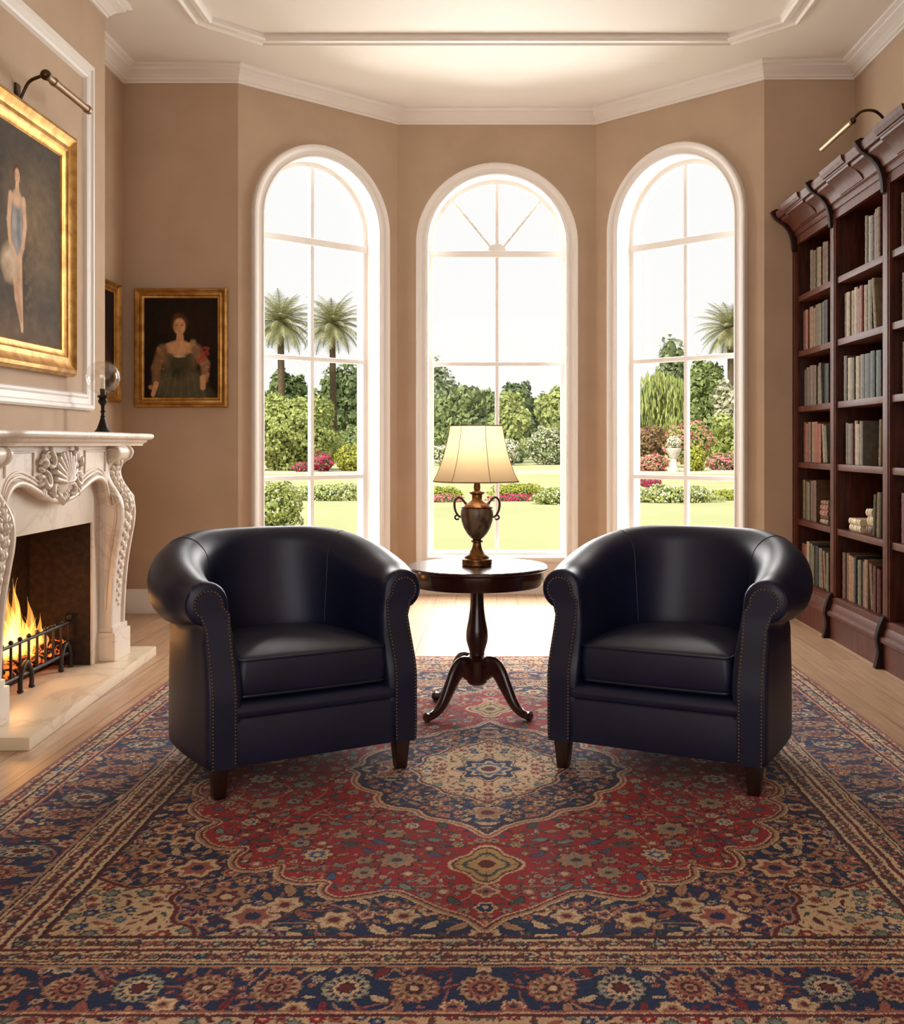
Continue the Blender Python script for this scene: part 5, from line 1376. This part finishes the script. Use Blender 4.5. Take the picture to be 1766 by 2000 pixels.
# --- hedge line under the trees
random.seed(9)
H = 'clipped hedges and bushes beyond the path'
shrub('bush', 'huge rounded yellow-green bush in the left window', pxb(472, 662, 771, 932, 62, 2.6), 9000, .13, LM['light'], 20, H, lumps=0, cat='bush')
shrub('bush', 'small rounded hedge beside the huge bush in the left window', pxb(652, 740, 834, 905, 78, 1.6), 1800, .13, LM['mid'], 21, H, cat='bush')
shrub('bush', 'bright yellow-green ball bush in the left window', pxb(655, 712, 868, 926, 60, .9), 1500, .09, LM['yellow'], 22, H, cat='bush')
shrub('bush', 'magenta flowering bush in the left window', pxb(609, 650, 884, 922, 59, .6), 700, .07, LM['mid'], 23, H, blossom=('magenta', 700, .07), cat='bush')
shrub('bush', 'low magenta flowers beside the huge bush in the left window', pxb(572, 608, 902, 924, 58.5, .5), 300, .06, LM['mid'], 24, H, blossom=('magenta', 250, .06), cat='bush')
shrub('bush', 'white flowering bush left of the lamp shade', pxb(838, 905, 868, 908, 76, 1), 1200, .12, LM['mid'], 25, H, blossom=('white', 900, .10), cat='bush')
shrub('bush', 'white flowering bush right of the lamp shade', pxb(965, 1014, 858, 908, 77, 1), 1200, .12, LM['mid'], 26, H, blossom=('white', 900, .10), cat='bush')
shrub('bush', 'large white-dusted bush in the centre window', pxb(1026, 1112, 835, 908, 79, 1.6), 2600, .12, LM['mid'], 27, H, blossom=('white', 900, .08), lumps=0, cat='bush')
shrub('bush', 'round bronze-leaved bush in the right window', pxb(1232, 1305, 830, 900, 74, 1.4), 2200, .12, LM['brown'], 28, H, cat='bush')
shrub('bush', 'pink flowering bush behind the garden urn', pxb(1300, 1392, 822, 905, 70, 1.2), 2400, .12, LM['light'], 29, H, blossom=('pink', 700, .10), cat='bush')
shrub('bush', 'yellow-green ball bush beside the garden urn', pxb(1340, 1378, 872, 924, 60, .7), 1200, .08, LM['yellow'], 30, H, cat='bush')
shrub('bush', 'pink and green flowering bush right of the ball bush', pxb(1382, 1446, 884, 926, 62.5, .8), 1300, .08, LM['mid'], 31, H, blossom=('pink', 600, .08), cat='bush')
shrub('bush', 'pink flowering bush left of the garden urn', pxb(1240, 1304, 888, 926, 60, .8), 1200, .08, LM['light'], 32, H, blossom=('pink', 700, .08), cat='bush')
for k, (p0, p1) in enumerate(((862, 930), (942, 1030), (1085, 1170), (760, 850), (1184, 1250))):
    shrub('hedge', 'dark low hedge section at the foot of the trees, number %s from the left' % ['two', 'three', 'four', 'one', 'five'][k], pxb(p0, p1, 872, 910, 84, 1.2), 1300, .14, LM['dark'], 40 + k, 'low hedge at the foot of the trees', cat='hedge')
# --- flower beds across the lawn
B = 'flower beds along the lawn'
shrub('flower_bed', 'low green and white flower bed in the left window', pxb(560, 735, 946, 990, 29, .7), 3000, .045, LM['light'], 50, B, blossom=('white', 500, .03), cat='flower bed')
shrub('flower_bed', 'bushy white-flowered shrub nearest the left window', pxb(478, 592, 938, 1040, 18.5, .5), 3200, .035, LM['light'], 51, B, blossom=('white', 260, .028), cat='flower bed')
shrub('flower_bed', 'bright clipped hedge left of the lamp in the centre window', pxb(820, 905, 950, 978, 30, .4), 1500, .035, LM['yellow'], 52, B, cat='flower bed')
shrub('flower_bed', 'bright clipped hedge right of the lamp in the centre window', pxb(955, 1066, 944, 974, 31, .45), 1900, .035, LM['yellow'], 53, B, cat='flower bed')
shrub('flower_bed', 'row of magenta flowers left of the lamp', pxb(815, 905, 966, 988, 28, .3), 500, .03, LM['mid'], 54, B, blossom=('pink', 700, .032), cat='flower bed')
shrub('flower_bed', 'row of magenta flowers right of the lamp', pxb(952, 1062, 964, 986, 28.5, .3), 500, .03, LM['mid'], 55, B, blossom=('magenta', 800, .032), cat='flower bed')
shrub('flower_bed', 'pale green ground cover at the right of the centre window', pxb(1040, 1150, 950, 994, 27, .5), 1700, .04, LM['light'], 56, B, blossom=('white', 300, .03), cat='flower bed')
shrub('flower_bed', 'green and white flower bed in the right window', pxb(1225, 1402, 948, 994, 28, .7), 3200, .042, LM['light'], 57, B, blossom=('white', 600, .03), cat='flower bed')
shrub('flower_bed', 'bright green clipped mound at the edge of the right window', pxb(1385, 1462, 956, 984, 29, .5), 1200, .035, LM['yellow'], 58, B, cat='flower bed')
shrub('flower_bed', 'magenta flowers behind the flower bed in the right window', pxb(1245, 1292, 932, 952, 34, .4), 200, .04, LM['mid'], 59, B, blossom=('magenta', 500, .04), cat='flower bed')
# --- garden urn on its pedestal
d = 58; ux = gpt(1316, d); uz = lambda py: CAM_Z - (py - 868) * d / 2000
st = mat('weathered_white_stone', srgb(206, 200, 188), .8, col2=srgb(180, 172, 160), scale=3)
ur = empty('garden_urn', (ux, d, GZ), 'white stone pedestal urn planted with white flowers in the right window', 'urn')
s_ = d / 2000
pr = [(0, 0), (12 * s_, 0), (12 * s_, .12), (9 * s_, .2), (7 * s_, .35), (6 * s_, .75), (7 * s_, uz(895) - GZ), (12 * s_, uz(886) - GZ), (15 * s_, uz(878) - GZ), (15 * s_, uz(875) - GZ), (0, uz(875) - GZ)]
MB().lathe(pr, 24, (ux, d, GZ)).build('pedestal_bowl', st, ur, world=True, smooth=40)
leaves_mesh('white_flowers', [(ux, d, uz(864), 14 * s_, 14 * s_, 13 * s_)], 500, .05, LM['white'], ur, 70)
